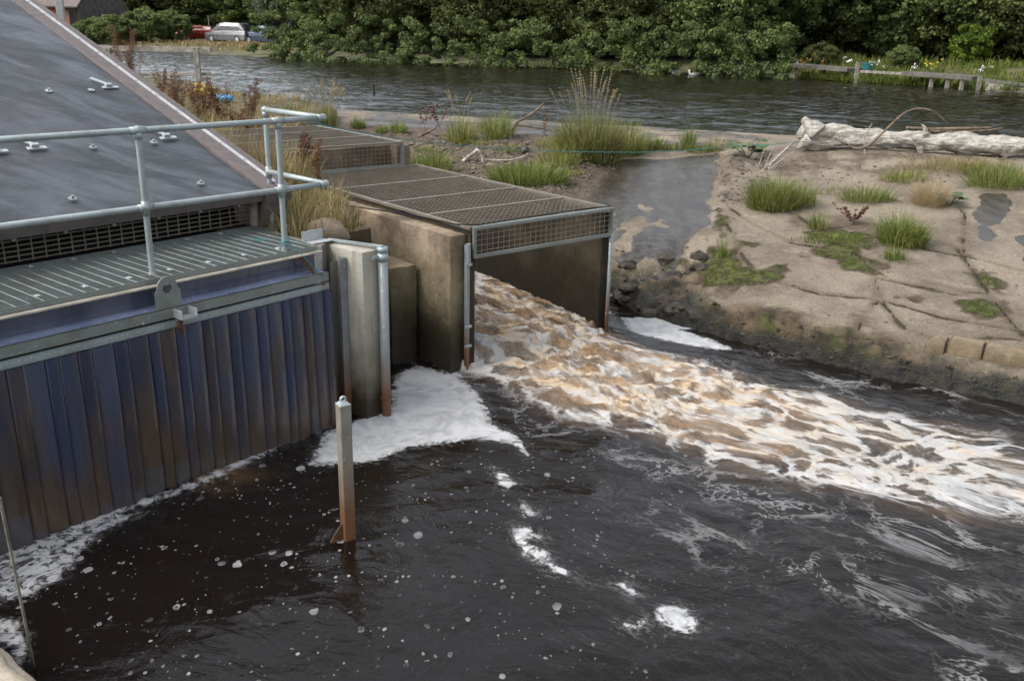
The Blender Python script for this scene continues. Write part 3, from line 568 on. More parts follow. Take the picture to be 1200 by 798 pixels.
# ================================================================== the screw house roof
RT = radians(19.5); Rn = Nb*cos(RT)+Z*sin(RT); RN = np.cross(Ub, Rn); RN = RN if RN[2] > 0 else -RN   # slope direction, roof normal
AE = .43; EV = B(AE, .86, 2.06)                    # right end of the eave
def R(a, r, h=0.): return EV+Ub*a+Rn*r+RN*h
def onroof(px, py, h=0.):
    d = ray(px, py); P0 = R(0, 0, h); t = ((P0-CAM)@RN)/(d@RN); return CAM+d*t
roof = empty('roof', EV, 'large dark rubber covered sloping roof with pale metal edge strip behind the handrail', 'roof')
mb = MB(); nx_, ny_ = 90, 70
U_, V_ = np.meshgrid(np.linspace(-10, 0, nx_), np.linspace(0, 9, ny_)); hh = .010*pn(U_*.9, V_*.9, 1)+.004*pn(U_*3, V_*3, 2)
for r_ in (1.55, 3.35, 5.9): hh = hh+.012*(1/(1+np.exp(-(V_-r_)*60)))
Pm = EV+Ub*U_.ravel()[:, None]+Rn*V_.ravel()[:, None]+RN*hh.ravel()[:, None]; i = np.arange(nx_*ny_).reshape(ny_, nx_)
mb.add(Pm, np.stack([i[:-1, :-1], i[:-1, 1:], i[1:, 1:], i[1:, :-1]], -1).reshape(-1, 4)); mb.build('rubber_sheet', M['rubber'], roof, True)
mb = MB(); mb.box(R(-10, -.005, -.10), Ub*10.0, Rn*9, RN*.085); mb.build('deck_board', M['dark'], roof)
mb = MB(); mb.box(R(-10, -.03, -.10), Ub*10.0, Rn*.025, RN*.104); mb.build('eave_fascia', M['brown_trim'], roof)
mb = MB(); mb.box(R(.004, -.06, -.12), Ub*.30, Rn*9, RN*.155); mb.build('verge_trim', M['brown_trim'], roof, bevel=.006)
mb = MB(); mb.box(R(.160, -.07, .036), Ub*.024, Rn*9, RN*.006); mb.box(R(.180, -.07, .043), Ub*.004, Rn*9, RN*.014); vs_ = mb.build('edge_strip', M['white_strip'], roof)
mb = MB()
for k in range(22): mb.ball(R(.165, .15+k*.4, .045), .009, (1, 1, .6), 5)
mb.build('screw', M['galv'], roof)
mb = MB(); mb.box(R(.0, -.05, -1.6), Ub*.28, Rn*.04, RN*1.48); mb.build('gable_board', M['brown_trim'], roof)
mb = MB(); mb.box(B(AE+.24, .9, 1.2), Ub*.04, Nb*8.4, Z*.88); P=[B(AE+.24,.9,2.08),B(AE+.24,9.3,2.08),B(AE+.24,9.3,5.0)]; mb.poly_prism(P, Ub*.04); mb.build('gable_wall', M['brown_trim'], roof)
def cleat(px, py, kind):
    p = onroof(px, py, .02); 
    t_ = empty('roof_clamp', p, {0: 'pale metal clamp with long arm on the lower roof seam, left of the handrail post', 1: 'pale metal clamp on the lower roof seam, right of the handrail post', 2: 'pale metal clamp on the upper roof seam near the edge strip', 3: 'partly seen metal clamp at the left picture edge on the lower roof seam'}[kind], 'clamp', 'metal clamps along the roof seams')
    m_ = MB(); m_.box(p-Ub*.085-Rn*.03+RN*.0, Ub*.17, Rn*.05, RN*.012); m_.build('foot', M['galv_light'], t_, bevel=.003)
    m_ = MB(); m_.box(p-Ub*.05-Rn*.01+RN*.012, Ub*.07, Rn*.04, RN*.03); m_.build('block', M['galv_light'], t_, bevel=.004)
    m_ = MB(); m_.bar(p-Ub*.02+RN*.035, p-Ub*.10+Rn*.22+RN*.02, .035, .012, RN); m_.build('arm', M['galv_light'], t_)
for k, (px, py) in enumerate([(43, 174), (197, 162), (129, 103), (-3, 178)]): cleat(px, py, k)
for k, (px, py, lb) in enumerate([(57, 107, 'small bright bolt standing on the middle roof seam'), (107, 106, 'flat grey washer on the middle roof seam'), (109, 173, 'small grey bolt just right of the left roof clamp'), (180, 167, 'small bolt beside the right roof clamp'), (85, 233, 'dark bolt low on the roof near the left'), (235, 215, 'dark bolt low on the roof near its right corner')]):
    p = onroof(px, py, .02); m_ = MB(); m_.tube([p, p+RN*.006], .035, 12); m_.tube([p+RN*.006, p+RN*(.03 if k != 1 else .012)], .013, 6); o = m_.build('roof_bolt', M['galv_light'] if k in (0,) else M['galv']); tag(o, lb, 'bolt', 'bolts on the rubber roof')
# grille under the eave
gr = empty('vent_grille', B(-1, 1.07, 1.7), 'dark upright bar grille between the roof eave and the walkway', 'grille')
mb = MB()
for k in range(9): mb.bar(B(-6, 1.05, 1.735+k*.041), B(.40, 1.05, 1.735+k*.041), .010, .0085)
mb.build('horizontal_bars', M['mesh'], gr)
mb = MB()
for k in range(58): mb.bar(B(.40-k*.11, 1.062, 1.72), B(.40-k*.11, 1.062, 2.09), .010, .010, Ub)
mb.build('vertical_bars', M['mesh'], gr)
for k in range(7):
    a = .25-k*.42; mb = MB(); mb.box(B(a, 1.035, 1.90), Ub*.03, Nb*-.012, Z*.05); mb.build('clip', M['galv'], gr)
mb = MB(); mb.box(B(-6, 1.45, .9), Ub*6.5, Nb*.05, Z*1.35); tag(mb.build('grille_shade_board', M['dark']), 'black board standing in for the shade behind the bar grille', 'board')  # black colour supplies the dark interior seen through the bars
mb = MB(); mb.box(B(.405, 1.0, 1.70), Ub*.05, Nb*.06, Z*.36); tag(mb.build('corner_post', M['cream']), 'short pale post at the right end of the bar grille', 'post')
# ------------------------------------------------------------------ walkway
wk = empty('walkway', B(-1, .5, 1.66), 'grey steel grating walkway with cream edge angle below the roof', 'walkway')
W0, W1 = -.09, 1.02
mb = MB()
for k in range(38):
    b_ = W0+.01+k*(W1-W0-.02)/37; mb.bar(B(-6, b_, 1.682), B(.27+.25*(b_-W0)/(W1-W0)*.6, b_, 1.682), .005, .030)
mb.build('load_bars', M['galv_dull'], wk)
mb = MB()
for k in range(64): a = .25-k*.1; mb.tube([B(a, W0+.005, 1.697), B(a, W1, 1.697)], .0035, 5, False)
mb.build('cross_rods', M['galv'], wk)
mb = MB(); mb.box(B(-6, W0-.008, 1.665), Ub*6.27, Nb*.008, Z*.036); mb.box(B(.27, W0, 1.665), Ub*.15+Nb*(W1-W0), Ub*.008, Z*.036); mb.box(B(-6, W1, 1.665), Ub*6.4, Nb*.008, Z*.036); mb.build('banding', M['galv_dull'], wk)
for a in np.arange(-3.2, .3, .35):
    for b_ in (.03, W1-.12): mb = MB(); mb.box(B(a, b_, 1.7015), Ub*.035, Nb*.05, Z*.006); mb.ball(B(a+.017, b_+.025, 1.709), .010, (1, 1, .6), 5); mb.build('fixing_clip', M['galv_light'], wk)
mb = MB(); mb.box(B(-6, W0-.055, 1.645), Ub*6.30, Nb*.045, Z*.012); mb.box(B(-6, W0-.012, 1.63), Ub*6.30, Nb*.01, Z*.03); mb.build('edge_angle', M['cream'], wk)
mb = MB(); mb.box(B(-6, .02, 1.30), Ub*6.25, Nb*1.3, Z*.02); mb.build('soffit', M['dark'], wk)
mb = MB(); mb.box(B(.28, W0+.14, 1.42), Ub*.22, Nb*1.7, Z*.235); o = mb.build('concrete_ledge', M['conc_box']); tag(o, 'low concrete ledge at the right end of the grating walkway', 'ledge')
bm_ = empty('edge_beam', B(-1, -.1, 1.45), 'steel edge beam wrapped in blue plastic under the walkway', 'beam')
mb = MB(); mb.box(B(-6, .015, 1.44), Ub*6.33, Nb*.02, Z*.20); mb.build('web', M['blue_web'], bm_)
mb = MB(); mb.box(B(-6, -.165, 1.448), Ub*6.33, Nb*.178, Z*.012); mb.build('ledge', M['blue_ledge'], bm_)
mb = MB(); mb.box(B(-6, -.175, 1.385), Ub*6.33, Nb*.008, Z*.082); mb.box(B(-6, -.175, 1.462), Ub*6.33, Nb*.02, Z*.005); mb.build('front_angle', M['galv_dull'], bm_)
# ------------------------------------------------------------------ blue strip curtain
cu = empty('strip_curtain', B(-1, -.15, 1.3), 'hanging curtain of dark blue plastic strips stained brown towards the water', 'curtain')
mb = MB(); mb.box(B(-6, -.165, 1.300), Ub*6.34, Nb*.006, Z*.055); mb.box(B(-6, -.158, 1.355), Ub*6.34, Nb*.03, Z*.006); mb.build('top_rail', M['galv'], cu)
for k in range(70): a = .32-k*.042; mb = MB(); mb.ball(B(a, -.166, 1.328+.012*(k % 2)), .006, (1, 1, 1), 4); mb.build('rivet', M['galv_light'], cu)
ns_ = 38; _r = random.Random(4); EDG = [.345]
for k in range(ns_): EDG.append(EDG[-1]-(.155 if k % 2 else .10)*_r.uniform(.85, 1.15))
for k in range(ns_):
    e0, e1_ = EDG[k+1], EDG[k]; w_ = (e1_-e0)+.022; front = k % 2; rr = random.Random(k)
    u_ = np.linspace(0, 1, 9); v_ = np.linspace(0, 1, 16); Uu, Vv = np.meshgrid(u_, v_); sk = .012*sin(k*1.7)
    A_ = e0+w_*Uu+sk*Vv*0; zz = 1.305-Vv*1.45
    Bb = -.172-.016*(1-Uu)-.034*(.55+.45*Vv)*np.sin(pi*Uu)**.8-.02*Vv-.012*np.sin(A_*2.1+1)*Vv
    V = np.array([Ob[0], Ob[1], 0])+Ub*A_.ravel()[:, None]+Nb*Bb.ravel()[:, None]+Z*zz.ravel()[:, None]
    n9 = len(V); V2 = V+Nb*.003; i = np.arange(n9).reshape(16, 9); q = np.stack([i[:-1, :-1], i[:-1, 1:], i[1:, 1:], i[1:, :-1]], -1).reshape(-1, 4)
    m_ = MB(); m_.add(np.concatenate([V, V2]), np.concatenate([q, q[:, ::-1]+n9]+[np.array([[i[j, 0], i[j+1, 0], i[j+1, 0]+n9, i[j, 0]+n9] for j in range(15)]), np.array([[i[j+1, 8], i[j, 8], i[j, 8]+n9, i[j+1, 8]+n9] for j in range(15)])]))
    m_.build('strip', M['pvc_pale'] if front else M['pvc'], cu, True)
mb = MB(); mb.box(B(-6, -.02, -.3), Ub*6.3, Nb*.02, Z*1.7); tag(mb.build('curtain_shade_board', M['dark']), 'near-black board standing in for shade behind the blue strip curtain', 'board')  # near-black sheet paints the darkness behind the strips
# lug on the beam
lug = empty('lifting_lug', B(-1.22, -.1, 1.46), 'grey upright lifting plate with a round hole, standing on the blue beam', 'lifting plate')
lp = az(199, 362, 1.46); la = (lp[0]-Ob[0])*Ub[0]+(lp[1]-Ob[1])*Ub[1]
n_ = 28; ang = np.linspace(0, 2*pi, n_, endpoint=False); ring = []; hole = []
def outl(t):      # rounded plate outline, centre at hole, 0.1 half width
    x_, z_ = cos(t), sin(t)
    if z_ >= 0: return (.075*x_, .085*z_)
    s_ = min(.115/max(abs(x_), 1e-6), .17/abs(z_)) if abs(x_) > .05 else .17/abs(z_)
    x2, z2 = x_*s_, z_*s_; return (max(-.095, min(.095, x2)), z2)
for t in ang: ring.append(outl(t)); hole.append((.036*cos(t), .036*sin(t)))
V = []
for dn in (0, .012):
    for (x_, z_) in ring+hole: V.append(B(la+x_*1.15, -.165+dn, 1.46+.165+z_*1.1))
Qn = []
for j in range(n_):
    k = (j+1) % n_; Qn += [[j, k, n_+k, n_+j], [3*n_+j, 3*n_+k, 2*n_+k, 2*n_+j], [k, j, 2*n_+j, 2*n_+k], [n_+j, n_+k, 3*n_+k, 3*n_+j]]
mb = MB(); mb.add(V, Qn); mb.build('plate', M['galv_dull'], lug)
mb = MB(); a1 = la+.02
mb.box(B(a1, -.30, 1.385), Ub*.008, Nb*.13, Z*.075); mb.box(B(a1+.13, -.30, 1.385), Ub*.008, Nb*.13, Z*.075); mb.box(B(a1+.0085, -.299, 1.385), Ub*.121, Nb*.124, Z*.006); mb.box(B(a1+.0085, -.30, 1.3915), Ub*.121, Nb*.006, Z*.02); mb.build('bracket', M['galv_light'], lug, bevel=.002)
ch = []
mb = MB(); p0 = B(a1+.02, -.25, 1.385)
for k in range(7):
    c = p0+np.array([.004*sin(k*2), .004*cos(k), -.018*k]); ax1, ax2 = (Ub, Z) if k % 2 else (Nb, Z)
    mb.tube([c+ax1*.009*cos(t)+ax2*.015*sin(t) for t in np.linspace(0, 2*pi, 10)], .004, 5, False)
mb.box(B(a1-.01, -.26, 1.31), Ub*.03, Nb*.03, Z*.06); o = mb.build('rusty_chain', M['rust']); tag(o, 'short rusty chain dangling from the bracket in front of the blue curtain', 'chain')
pa_, pb_ = B(.13, -.03, 1.61), B(.27, -.19, 1.36); mb = MB(); mb.bar(pa_, pb_, .03, .006, Nb); o = mb.build('rusty_strap', M['rust']); tag(o, 'thin rusty strap leaning across the blue beam end', 'strap')
# ------------------------------------------------------------------ handrail
rail = empty('handrail', Ob, 'galvanised tube handrail with ball joints along the walkway', 'handrail')
RR = .0242
P1 = np.array([Ob[0], Ob[1], 0]); P2r = az(319, 264, 1.7); P2r[2] = 0
el = np.array([-1.66, 8.42, 0]); zt, zm = 2.80, 2.22
e_t = az(379, 139, zt); e_m = az(381, 213, zm); el = (e_t*0.6+e_m*.4); el[2] = 0
posts = [az(178.7, 320.5, 1.7), P1.copy(), P2r.copy()]; posts[0][2] = 0
dpost = posts[0]-P1; posts.append(P1+2*dpost); posts.append(P1+3*dpost)
for k, p in enumerate(posts):
    m_ = MB(); m_.tube([p+Z*1.655, p+Z*(zt-.0)], RR, 14, False); po = m_.build('post', M['galv'], rail, True)
    m_ = MB(); m_.ball(p+Z*zt, .036); m_.tube([p+Z*(zt-.065), p+Z*(zt-.01)], .031, 14); m_.build('ball_joint', M['galv'], po, True)
    m_ = MB(); m_.ball(p+Z*zm, .036); m_.tube([p+Z*(zm-.06), p+Z*(zm+.05)], .031, 14); m_.build('ball_joint', M['galv'], po, True)
    m_ = MB()
    m_.box(p-Ub*.08-Nb*.04+Z*1.657, Ub*.16, Nb*.08, Z*.012)
    for s_ in (-1, 1): m_.tube([p+Ub*.06*s_+Z*1.66, p+Ub*.06*s_+Z*1.685], .012, 6)
    m_.tube([p+Z*1.66, p+Z*1.71], .031, 14); m_.build('base_plate', M['cream'] if k in (0,) else M['galv'], po)
far_l = P1+dpost*4.2
for zz, nm in ((zt, 'top_rail'), (zm, 'middle_rail')):
    m_ = MB(); m_.tube([far_l+Z*zz, P1+Z*zz, el+Z*zz], RR, 14); m_.tube([el+Z*zz, P2r+Z*zz], RR, 14); m_.ball(el+Z*zz, .034); m_.tube([P1+Z*zz+(el-P1)*.86, el+Z*zz], .031, 12); m_.build(nm, M['galv'], rail, True)
    for p in posts[:2]: m_ = MB(); m_.tube([p-Ub*.06+Z*zz, p+Ub*.06+Z*zz], .030, 12); m_.build('sleeve', M['galv'], rail, True)
# ------------------------------------------------------------------ pillar with guide angles
pil = empty('concrete_pillar', B(.72, -.2, 0), 'pale concrete pillar with steel guide angles between curtain and culvert', 'pillar')
PA0, PB0 = .575, -.36
def disp_block(name, mat, o, A_, B_, D_, amp, parent, n=26, seed=0, nz=40):
    """block with slightly worn, irregular faces"""
    bm = __import__('bmesh').new(); import bmesh
    la_, lb_, ld_ = map(np.linalg.norm, (A_, B_, D_)); V = []; mb_ = MB()
    def face(o_, a_, b_, na, nb):
        uu, vv = np.meshgrid(np.linspace(0, 1, na), np.linspace(0, 1, nb)); P = np.asarray(o_)+uu.ravel()[:, None]*a_+vv.ravel()[:, None]*b_
        i = np.arange(na*nb).reshape(nb, na); mb_.add(P, np.stack([i[:-1, :-1], i[:-1, 1:], i[1:, 1:], i[1:, :-1]], -1).reshape(-1, 4))
    na, nb, nd = [max(3, int(l/.045)) for l in (la_, lb_, ld_)]
    o = np.asarray(o)
    face(o, B_, A_, nb, na); face(o+D_, A_, B_, na, nb); face(o, A_, D_, na, nd); face(o+B_, D_, A_, nd, na); face(o, D_, B_, nd, nb); face(o+A_, B_, D_, nb, nd)
    V = np.concatenate(mb_.v); c = o+(A_+B_+D_)/2
    fx = (V-o)@A_/la_**2; fy = (V-o)@B_/lb_**2; fz = (V-o)@D_/ld_**2
    ex = [np.minimum(f, 1-f)*l for f, l in ((fx, la_), (fy, lb_), (fz, ld_))]; es = np.sort(np.stack(ex), 0)
    d = V-c; d = d/np.linalg.norm(d, axis=1)[:, None]
    wear = np.exp(-es[1]/.018)*(.55+.9*np.abs(pn(V[:, 0]*6+seed, V[:, 1]*6, V[:, 2]*6)))*amp*2.2
    V = V-d*wear[:, None]+amp*.45*np.stack([pn(V[:, 0]*5+s_, V[:, 1]*5, V[:, 2]*5) for s_ in (seed, seed+7, seed+13)], 1)
    mb_.v = [V]; return mb_.build(name, mat, parent, True)
disp_block('shaft', M['conc_pale'], B(PA0, PB0, -.6), Ub*.24, Nb*.52, Z*2.235, .006, pil)
mb = MB(); mb.box(B(PA0-.008, .12, -.4), Ub*.006, Nb*.16, Z*2.06); mb.build('side_plate', M['galv'], pil)
for k, (b_, zt_, mt) in enumerate([(.10, 1.50, M['galv_wet']), (-.04, 1.55, M['galv_pipe'])]):
    mb = MB(); mb.box(B(PA0-.006, b_-.11, -.4), Ub*-.006, Nb*.11, Z*(zt_+.4)); mb.box(B(PA0-.0125, b_-.11, -.4), Ub*-.075, Nb*.007, Z*(zt_+.4))
    for z_ in np.arange(.15, 1.5, .33): mb.ball(B(PA0-.014, b_-.05, z_), .010, (1, 1, 1), 5)
    mb.build('guide_angle', mt, pil)
mb = MB(); mb.box(B(PA0-.20, .10, 1.660), Ub*.24, Nb*.13, Z*.008); mb.box(B(PA0-.20, .232, 1.660), Ub*.24, Nb*.008, Z*.10); o = mb.build('angle_bracket', M['galv_light']); tag(o, 'bright galvanised angle bracket on top of the concrete pillar', 'bracket')
mb = MB(); mb.box(B(PA0-.26, .02, 1.30), Ub*.11, Nb*.008, Z*.36); tag(mb.build('steel_plate', M['galv_light']), 'small upright steel plate closing the blue beam end', 'plate')
pp = az(453, 486, 0); pipe = empty('drain_pipe', pp, 'grey upright pipe turning rust brown near the water, beside the pillar', 'pipe')
mb = MB(); mb.tube([pp-Z*.5, pp+Z*1.60], .046, 18); mb.build('tube', M['galv_pipe'], pipe, True)
mb = MB(); mb.tube([pp+Z*1.53, pp+Z*1.60], .052, 18); mb.tube([pp+Z*1.615, pp+Z*1.66], .052, 18); mb.tube([pp+Z*1.58, pp+Z*1.65], .047, 18); mb.build('collar', M['galv'], pipe, True)
mb = MB(); mb.tube([pp+Z*.17, pp+Z*.19], .054, 18); mb.build('lower_band', M['rust'], pipe, True)
mb = MB(); mb.box(pp-Ub*.12+Z*1.56-Nb*.0, Ub*.08, Nb*.012, Z*.03); mb.build('clamp', M['galv'], pipe)
mb = MB(); q0 = B(PA0+.05, .17, 1.665); mb.bar(q0, np.array([pp[0], pp[1], 1.665]), .05, .012); tag(mb.build('steel_bar', M['galv']), 'flat steel bar running from the ledge to the pipe top', 'bar')
bp = az(478, 417, 0)
mb = MB(); mb.box(B(.52, .78, -.5), Ub*1.2, Nb*.15, Z*2.02); tag(mb.build('retaining_wall', M['conc_dark']), 'retaining wall behind the pillar, its shade put into dark concrete', 'wall')  # takes the darkened concrete, so its shade is painted
blk = disp_block('concrete_block', M['conc_wall'], K(-.62, .62, -.5), Cw*.34, Cd*.5, Z*1.62, .012, None, seed=3); tag(blk, 'low worn concrete block wedged between the pipe and the culvert wall', 'block')
bd = MB(); bd.ball(az(412, 278, 1.66)+Nb*.35, .2, (1.1, .9, .7), 12); bo_ = bd.build('boulder', M['conc_box'], smooth=True)
me = bo_.data; vv = np.empty(len(me.vertices)*3, np.float32); me.vertices.foreach_get('co', vv); vv = vv.reshape(-1, 3); vv += .05*np.stack([pn(vv[:, 0]*6, vv[:, 1]*6, vv[:, 2]*6+s_) for s_ in (0, 5, 9)], 1); me.vertices.foreach_set('co', vv.ravel()); tag(bo_, 'grey boulder in the grass behind the pillar top', 'boulder')
# ------------------------------------------------------------------ mooring post in the water
mp = az(405, 636, 0); mo = empty('steel_post', mp, 'square galvanised post standing in the dark water, brown at its foot', 'post')
pw = .085; m_ = MB(); ax1 = Ub*.75-Nb*.66; ax1 = np.array([.83, .56, 0]); ax1 /= np.linalg.norm(ax1); ax2 = np.array([-ax1[1], ax1[0], 0]); c0 = mp.copy()
m_.box(c0-Z*.7, ax1*pw, ax2*pw, Z*(1.07+.7)); 
pts = [c0+Z*1.07, c0+ax1*pw+Z*1.07, c0+ax1*pw+ax2*pw+Z*1.07, c0+ax2*pw+Z*1.07]; m_.build('shaft', M['galv_wet'], mo, bevel=.005)
m_ = MB(); cc = c0+(ax1+ax2)*pw/2; m_.add([*[p+(cc+Z*1.0703-p)*[.0, .0, 0]+Z*.001 for p in pts], cc+Z*1.105], [], [[0, 1, 4], [1, 2, 4], [2, 3, 4], [3, 0, 4]]); m_.build('cap', M['galv'], mo)
m_ = MB(); m_.tube([cc+Z*1.085+ax1*.018*cos(t)+Z*.019*(1+sin(t)) for t in np.linspace(-pi/2, 1.5*pi, 14)], .009, 6, False); m_.build('ring_lug', M['galv_light'], mo, True)
m_ = MB(); f0 = c0-ax1*.005+ax2*.04; m_.poly_prism([f0+Z*-.2, f0+Z*.14, f0-ax1*.09+Z*.02, f0-ax1*.09-Z*.2], ax2*.012); m_.build('fin', M['rust'], mo)
# stick at the left
a_, b__ = az(40, 782, .0), ay(0, 585, 3.9)
m_ = MB(); tt = np.linspace(0, 1, 14)[:, None]; m_.tube(a_*(1-tt)+b__*tt+np.array([.0, 0, .05])*np.sin(tt*3)-(b__-a_)*0+np.maximum(tt-1, 0), .008, 7); tag(m_.build('cable', M['wood_grey'], smooth=True), 'thin brown cable slanting into the water at the lower left', 'cable')
q0_, q1_ = az(-40, 712, .45), az(78, 820, .45); dv = q1_-q0_; dn_ = np.array([dv[1], -dv[0], 0]); dn_ /= np.linalg.norm(dn_); dn_ = dn_ if dn_@np.array([-1., -1, 0]) > 0 else -dn_
M['pale_stone'] = concrete('pale_wall_stone', (.42, .37, .30), (.26, .22, .17), wetz=(-.1, .15))
wb = disp_block('stone_wall', M['pale_stone'], q0_-dv*1.2+np.array([0, 0, -1.2]), dv*2.6, dn_*1.2, Z*1.2, .045, None, seed=9); tag(wb, 'rough pale stone wall corner at the lower left of the picture', 'wall')
# ------------------------------------------------------------------ culvert
CT = 1.55
cul = empty('culvert', K(1, 0, 0), 'open concrete culvert with two side walls pouring brown water', 'culvert')
disp_block('side_wall', M['conc_wall'], K(-.245, .03, -.7), Cw*.20, Cd*6.2, Z*(CT-.03+.7), .009, cul, seed=1)
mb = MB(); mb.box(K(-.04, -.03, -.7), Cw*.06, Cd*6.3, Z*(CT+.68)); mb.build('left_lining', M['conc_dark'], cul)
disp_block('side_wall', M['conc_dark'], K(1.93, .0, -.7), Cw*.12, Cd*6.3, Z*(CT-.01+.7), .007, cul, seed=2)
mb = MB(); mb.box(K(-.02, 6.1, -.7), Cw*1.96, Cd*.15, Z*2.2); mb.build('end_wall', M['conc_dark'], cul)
for (a, b_, z0, z1, nm, lb) in [(-.10, -.055, -.4, 1.42, 'guide_post', 'pale steel guide post bolted to the left wall end'), (2.02, -.045, -.3, 1.30, 'guide_pipe', 'rust streaked pipe fixed to the right wall end')]:
    m_ = MB()
    if nm == 'guide_post': m_.box(K(a, b_, z0), Cw*.035, Cd*.05, Z*(z1-z0)); m_.tube([K(a+.017, b_, z1-.2), K(a+.017, b_, z1+.02)], .026, 10)
    else: m_.tube([K(a, b_, z0), K(a, b_, z1)], .024, 10)
    g_ = m_.build(nm, M['galv_pipe'], cul, nm != 'guide_post'); g_['label'] = lb
    m_ = MB()
    for z_ in (.3, .52, 1.2): m_.box(K(a-.03, b_-.012, z_), Cw*.09, Cd*.012, Z*.03); m_.ball(K(a+.02, b_-.02, z_+.015), .014, n=5)
    m_.build('bolt_strap', M['galv'], g_)
m_ = MB(); m_.tube([K(2.07, .12, 1.5), K(2.06, .05, 1.2), K(2.065, -.01, .7), K(2.05, -.02, .3), K(2.06, 0, 0)], .012, 6); m_.build('cable_run', M['dark'], cul, True)
# cage on top
def weld(mb, o, A_, B_, sa, sb, r, off):
    la_, lb_ = np.linalg.norm(A_), np.linalg.norm(B_); a_ = A_/la_; b_ = B_/lb_; N_ = np.cross(a_, b_)
    for k in range(1, int(la_/sa)+1):
        if k*sa < la_: mb.bar(o+a_*k*sa, o+a_*k*sa+B_, r, r, N_)
    for k in range(1, int(lb_/sb)+1):
        if k*sb < lb_: mb.bar(o+b_*k*sb+N_*off, o+b_*k*sb+A_+N_*off, r, r, N_)
cage = empty('mesh_cage', K(1, 2, CT), 'rusty wire mesh cage covering the culvert channel', 'cage')
ct = CT+.035; bars = [0, .82, 1.72, 2.85, 4.1]
for k in range(4):
    m_ = MB(); weld(m_, K(0, bars[k]+.02, ct-.004), Cw*1.98, Cd*(bars[k+1]-bars[k]-.04), .075, .075, .007, .006); m_.build('mesh_panel', M['mesh'], cage)
for k, b_ in enumerate(bars):
    m_ = MB(); m_.bar(K(-.01, b_, ct), K(2.03, b_, ct), .045 if k else .04, .03); m_.build('cross_bar', M['mesh_pale'] if k else M['galv_dull'], cage)
m_ = MB(); m_.bar(K(-.03, -.02, ct+.002), K(-.03, 4.15, ct+.002), .045, .03); m_.bar(K(2.03, -.02, ct+.002), K(2.03, 4.15, ct+.002), .05, .03); m_.build('side_bar', M['mesh_pale'], cage)
m_ = MB(); weld(m_, K(.02, -.045, ct-.30), Cw*1.97, Z*.28, .075, .058, .006, .006); m_.build('front_mesh', M['mesh_pale'], cage)
m_ = MB(); m_.bar(K(0, -.045, ct-.30), K(2.01, -.045, ct-.30), .035, .035); m_.bar(K(.0, -.045, ct-.31), K(.0, -.045, ct+.01), .035, .03, Cd); m_.bar(K(2.01, -.045, ct-.31), K(2.01, -.045, ct+.01), .03, .03, Cd); m_.bar(K(0, -.048, ct+.0), K(2.03, -.048, ct+.0), .03, .03)
m_.build('front_frame', M['galv_dull'], cage)
m_ = MB(); L = [K(-.6+.0, 2.0, CT+.05), K(-.15, .9, CT+.045), K(-.08, .2, CT+.05), K(.05, -.05, CT+.07), K(.6, -.04, CT+.075), K(1.3, -.04, CT+.085), K(2.0, -.03, CT+.07)]; m_.tube(L, .008, 6); tag(m_.build('black_cable', M['dark'], smooth=True), 'black cable lying along the front bar of the culvert cage', 'cable')
# rear, higher box
rb = empty('rear_mesh_box', K(.6, 5, 1.9), 'higher mesh covered concrete box behind the culvert cage', 'mesh box')
bt = 1.93; b0, b1, a0_, a1_ = 4.16, 6.75, -.62, 1.80
m_ = MB(); weld(m_, K(a0_, b0+.02, bt), Cw*(a1_-a0_), Cd*(b1-b0), .055, .055, .0055, .0055); m_.build('lid_mesh', M['mesh'], rb)
for b_ in (b0, b0+.9, b0+1.8, b1): m_ = MB(); m_.bar(K(a0_, b_, bt+.003), K(a1_, b_, bt+.003), .04, .03); m_.build('cross_bar', M['mesh_pale'], rb)
m_ = MB(); m_.bar(K(a1_, b0, bt+.004), K(a1_, b1, bt+.004), .045, .03); m_.bar(K(a1_, b0-.02, bt-.32), K(a1_, b0-.02, bt), .05, .03, Cd); m_.bar(K(a0_, b0-.02, bt-.32), K(a1_, b0-.02, bt-.32), .03, .03); m_.build('frame', M['galv_dull'], rb)
m_ = MB(); weld(m_, K(a0_, b0-.03, bt-.31), Cw*(a1_-a0_), Z*.3, .07, .06, .0055, .006); m_.build('front_mesh', M['mesh'], rb)
disp_block('box_wall', M['conc_box'], K(a0_, b0+.25, .9), Cw*(a1_-a0_-.02), Cd*.2, Z*(bt-.05-.9), .01, rb, seed=5)
disp_block('box_wall', M['conc_box'], K(a1_-.05, b0+.02, .9), Cw*.22, Cd*(b1-b0), Z*(bt-.04-.9), .015, rb, seed=6)
disp_block('box_wall', M['conc_box'], K(a0_, b1-.1, .9), Cw*(a1_-a0_), Cd*.2, Z*(bt-.05-.9), .012, rb, seed=8)
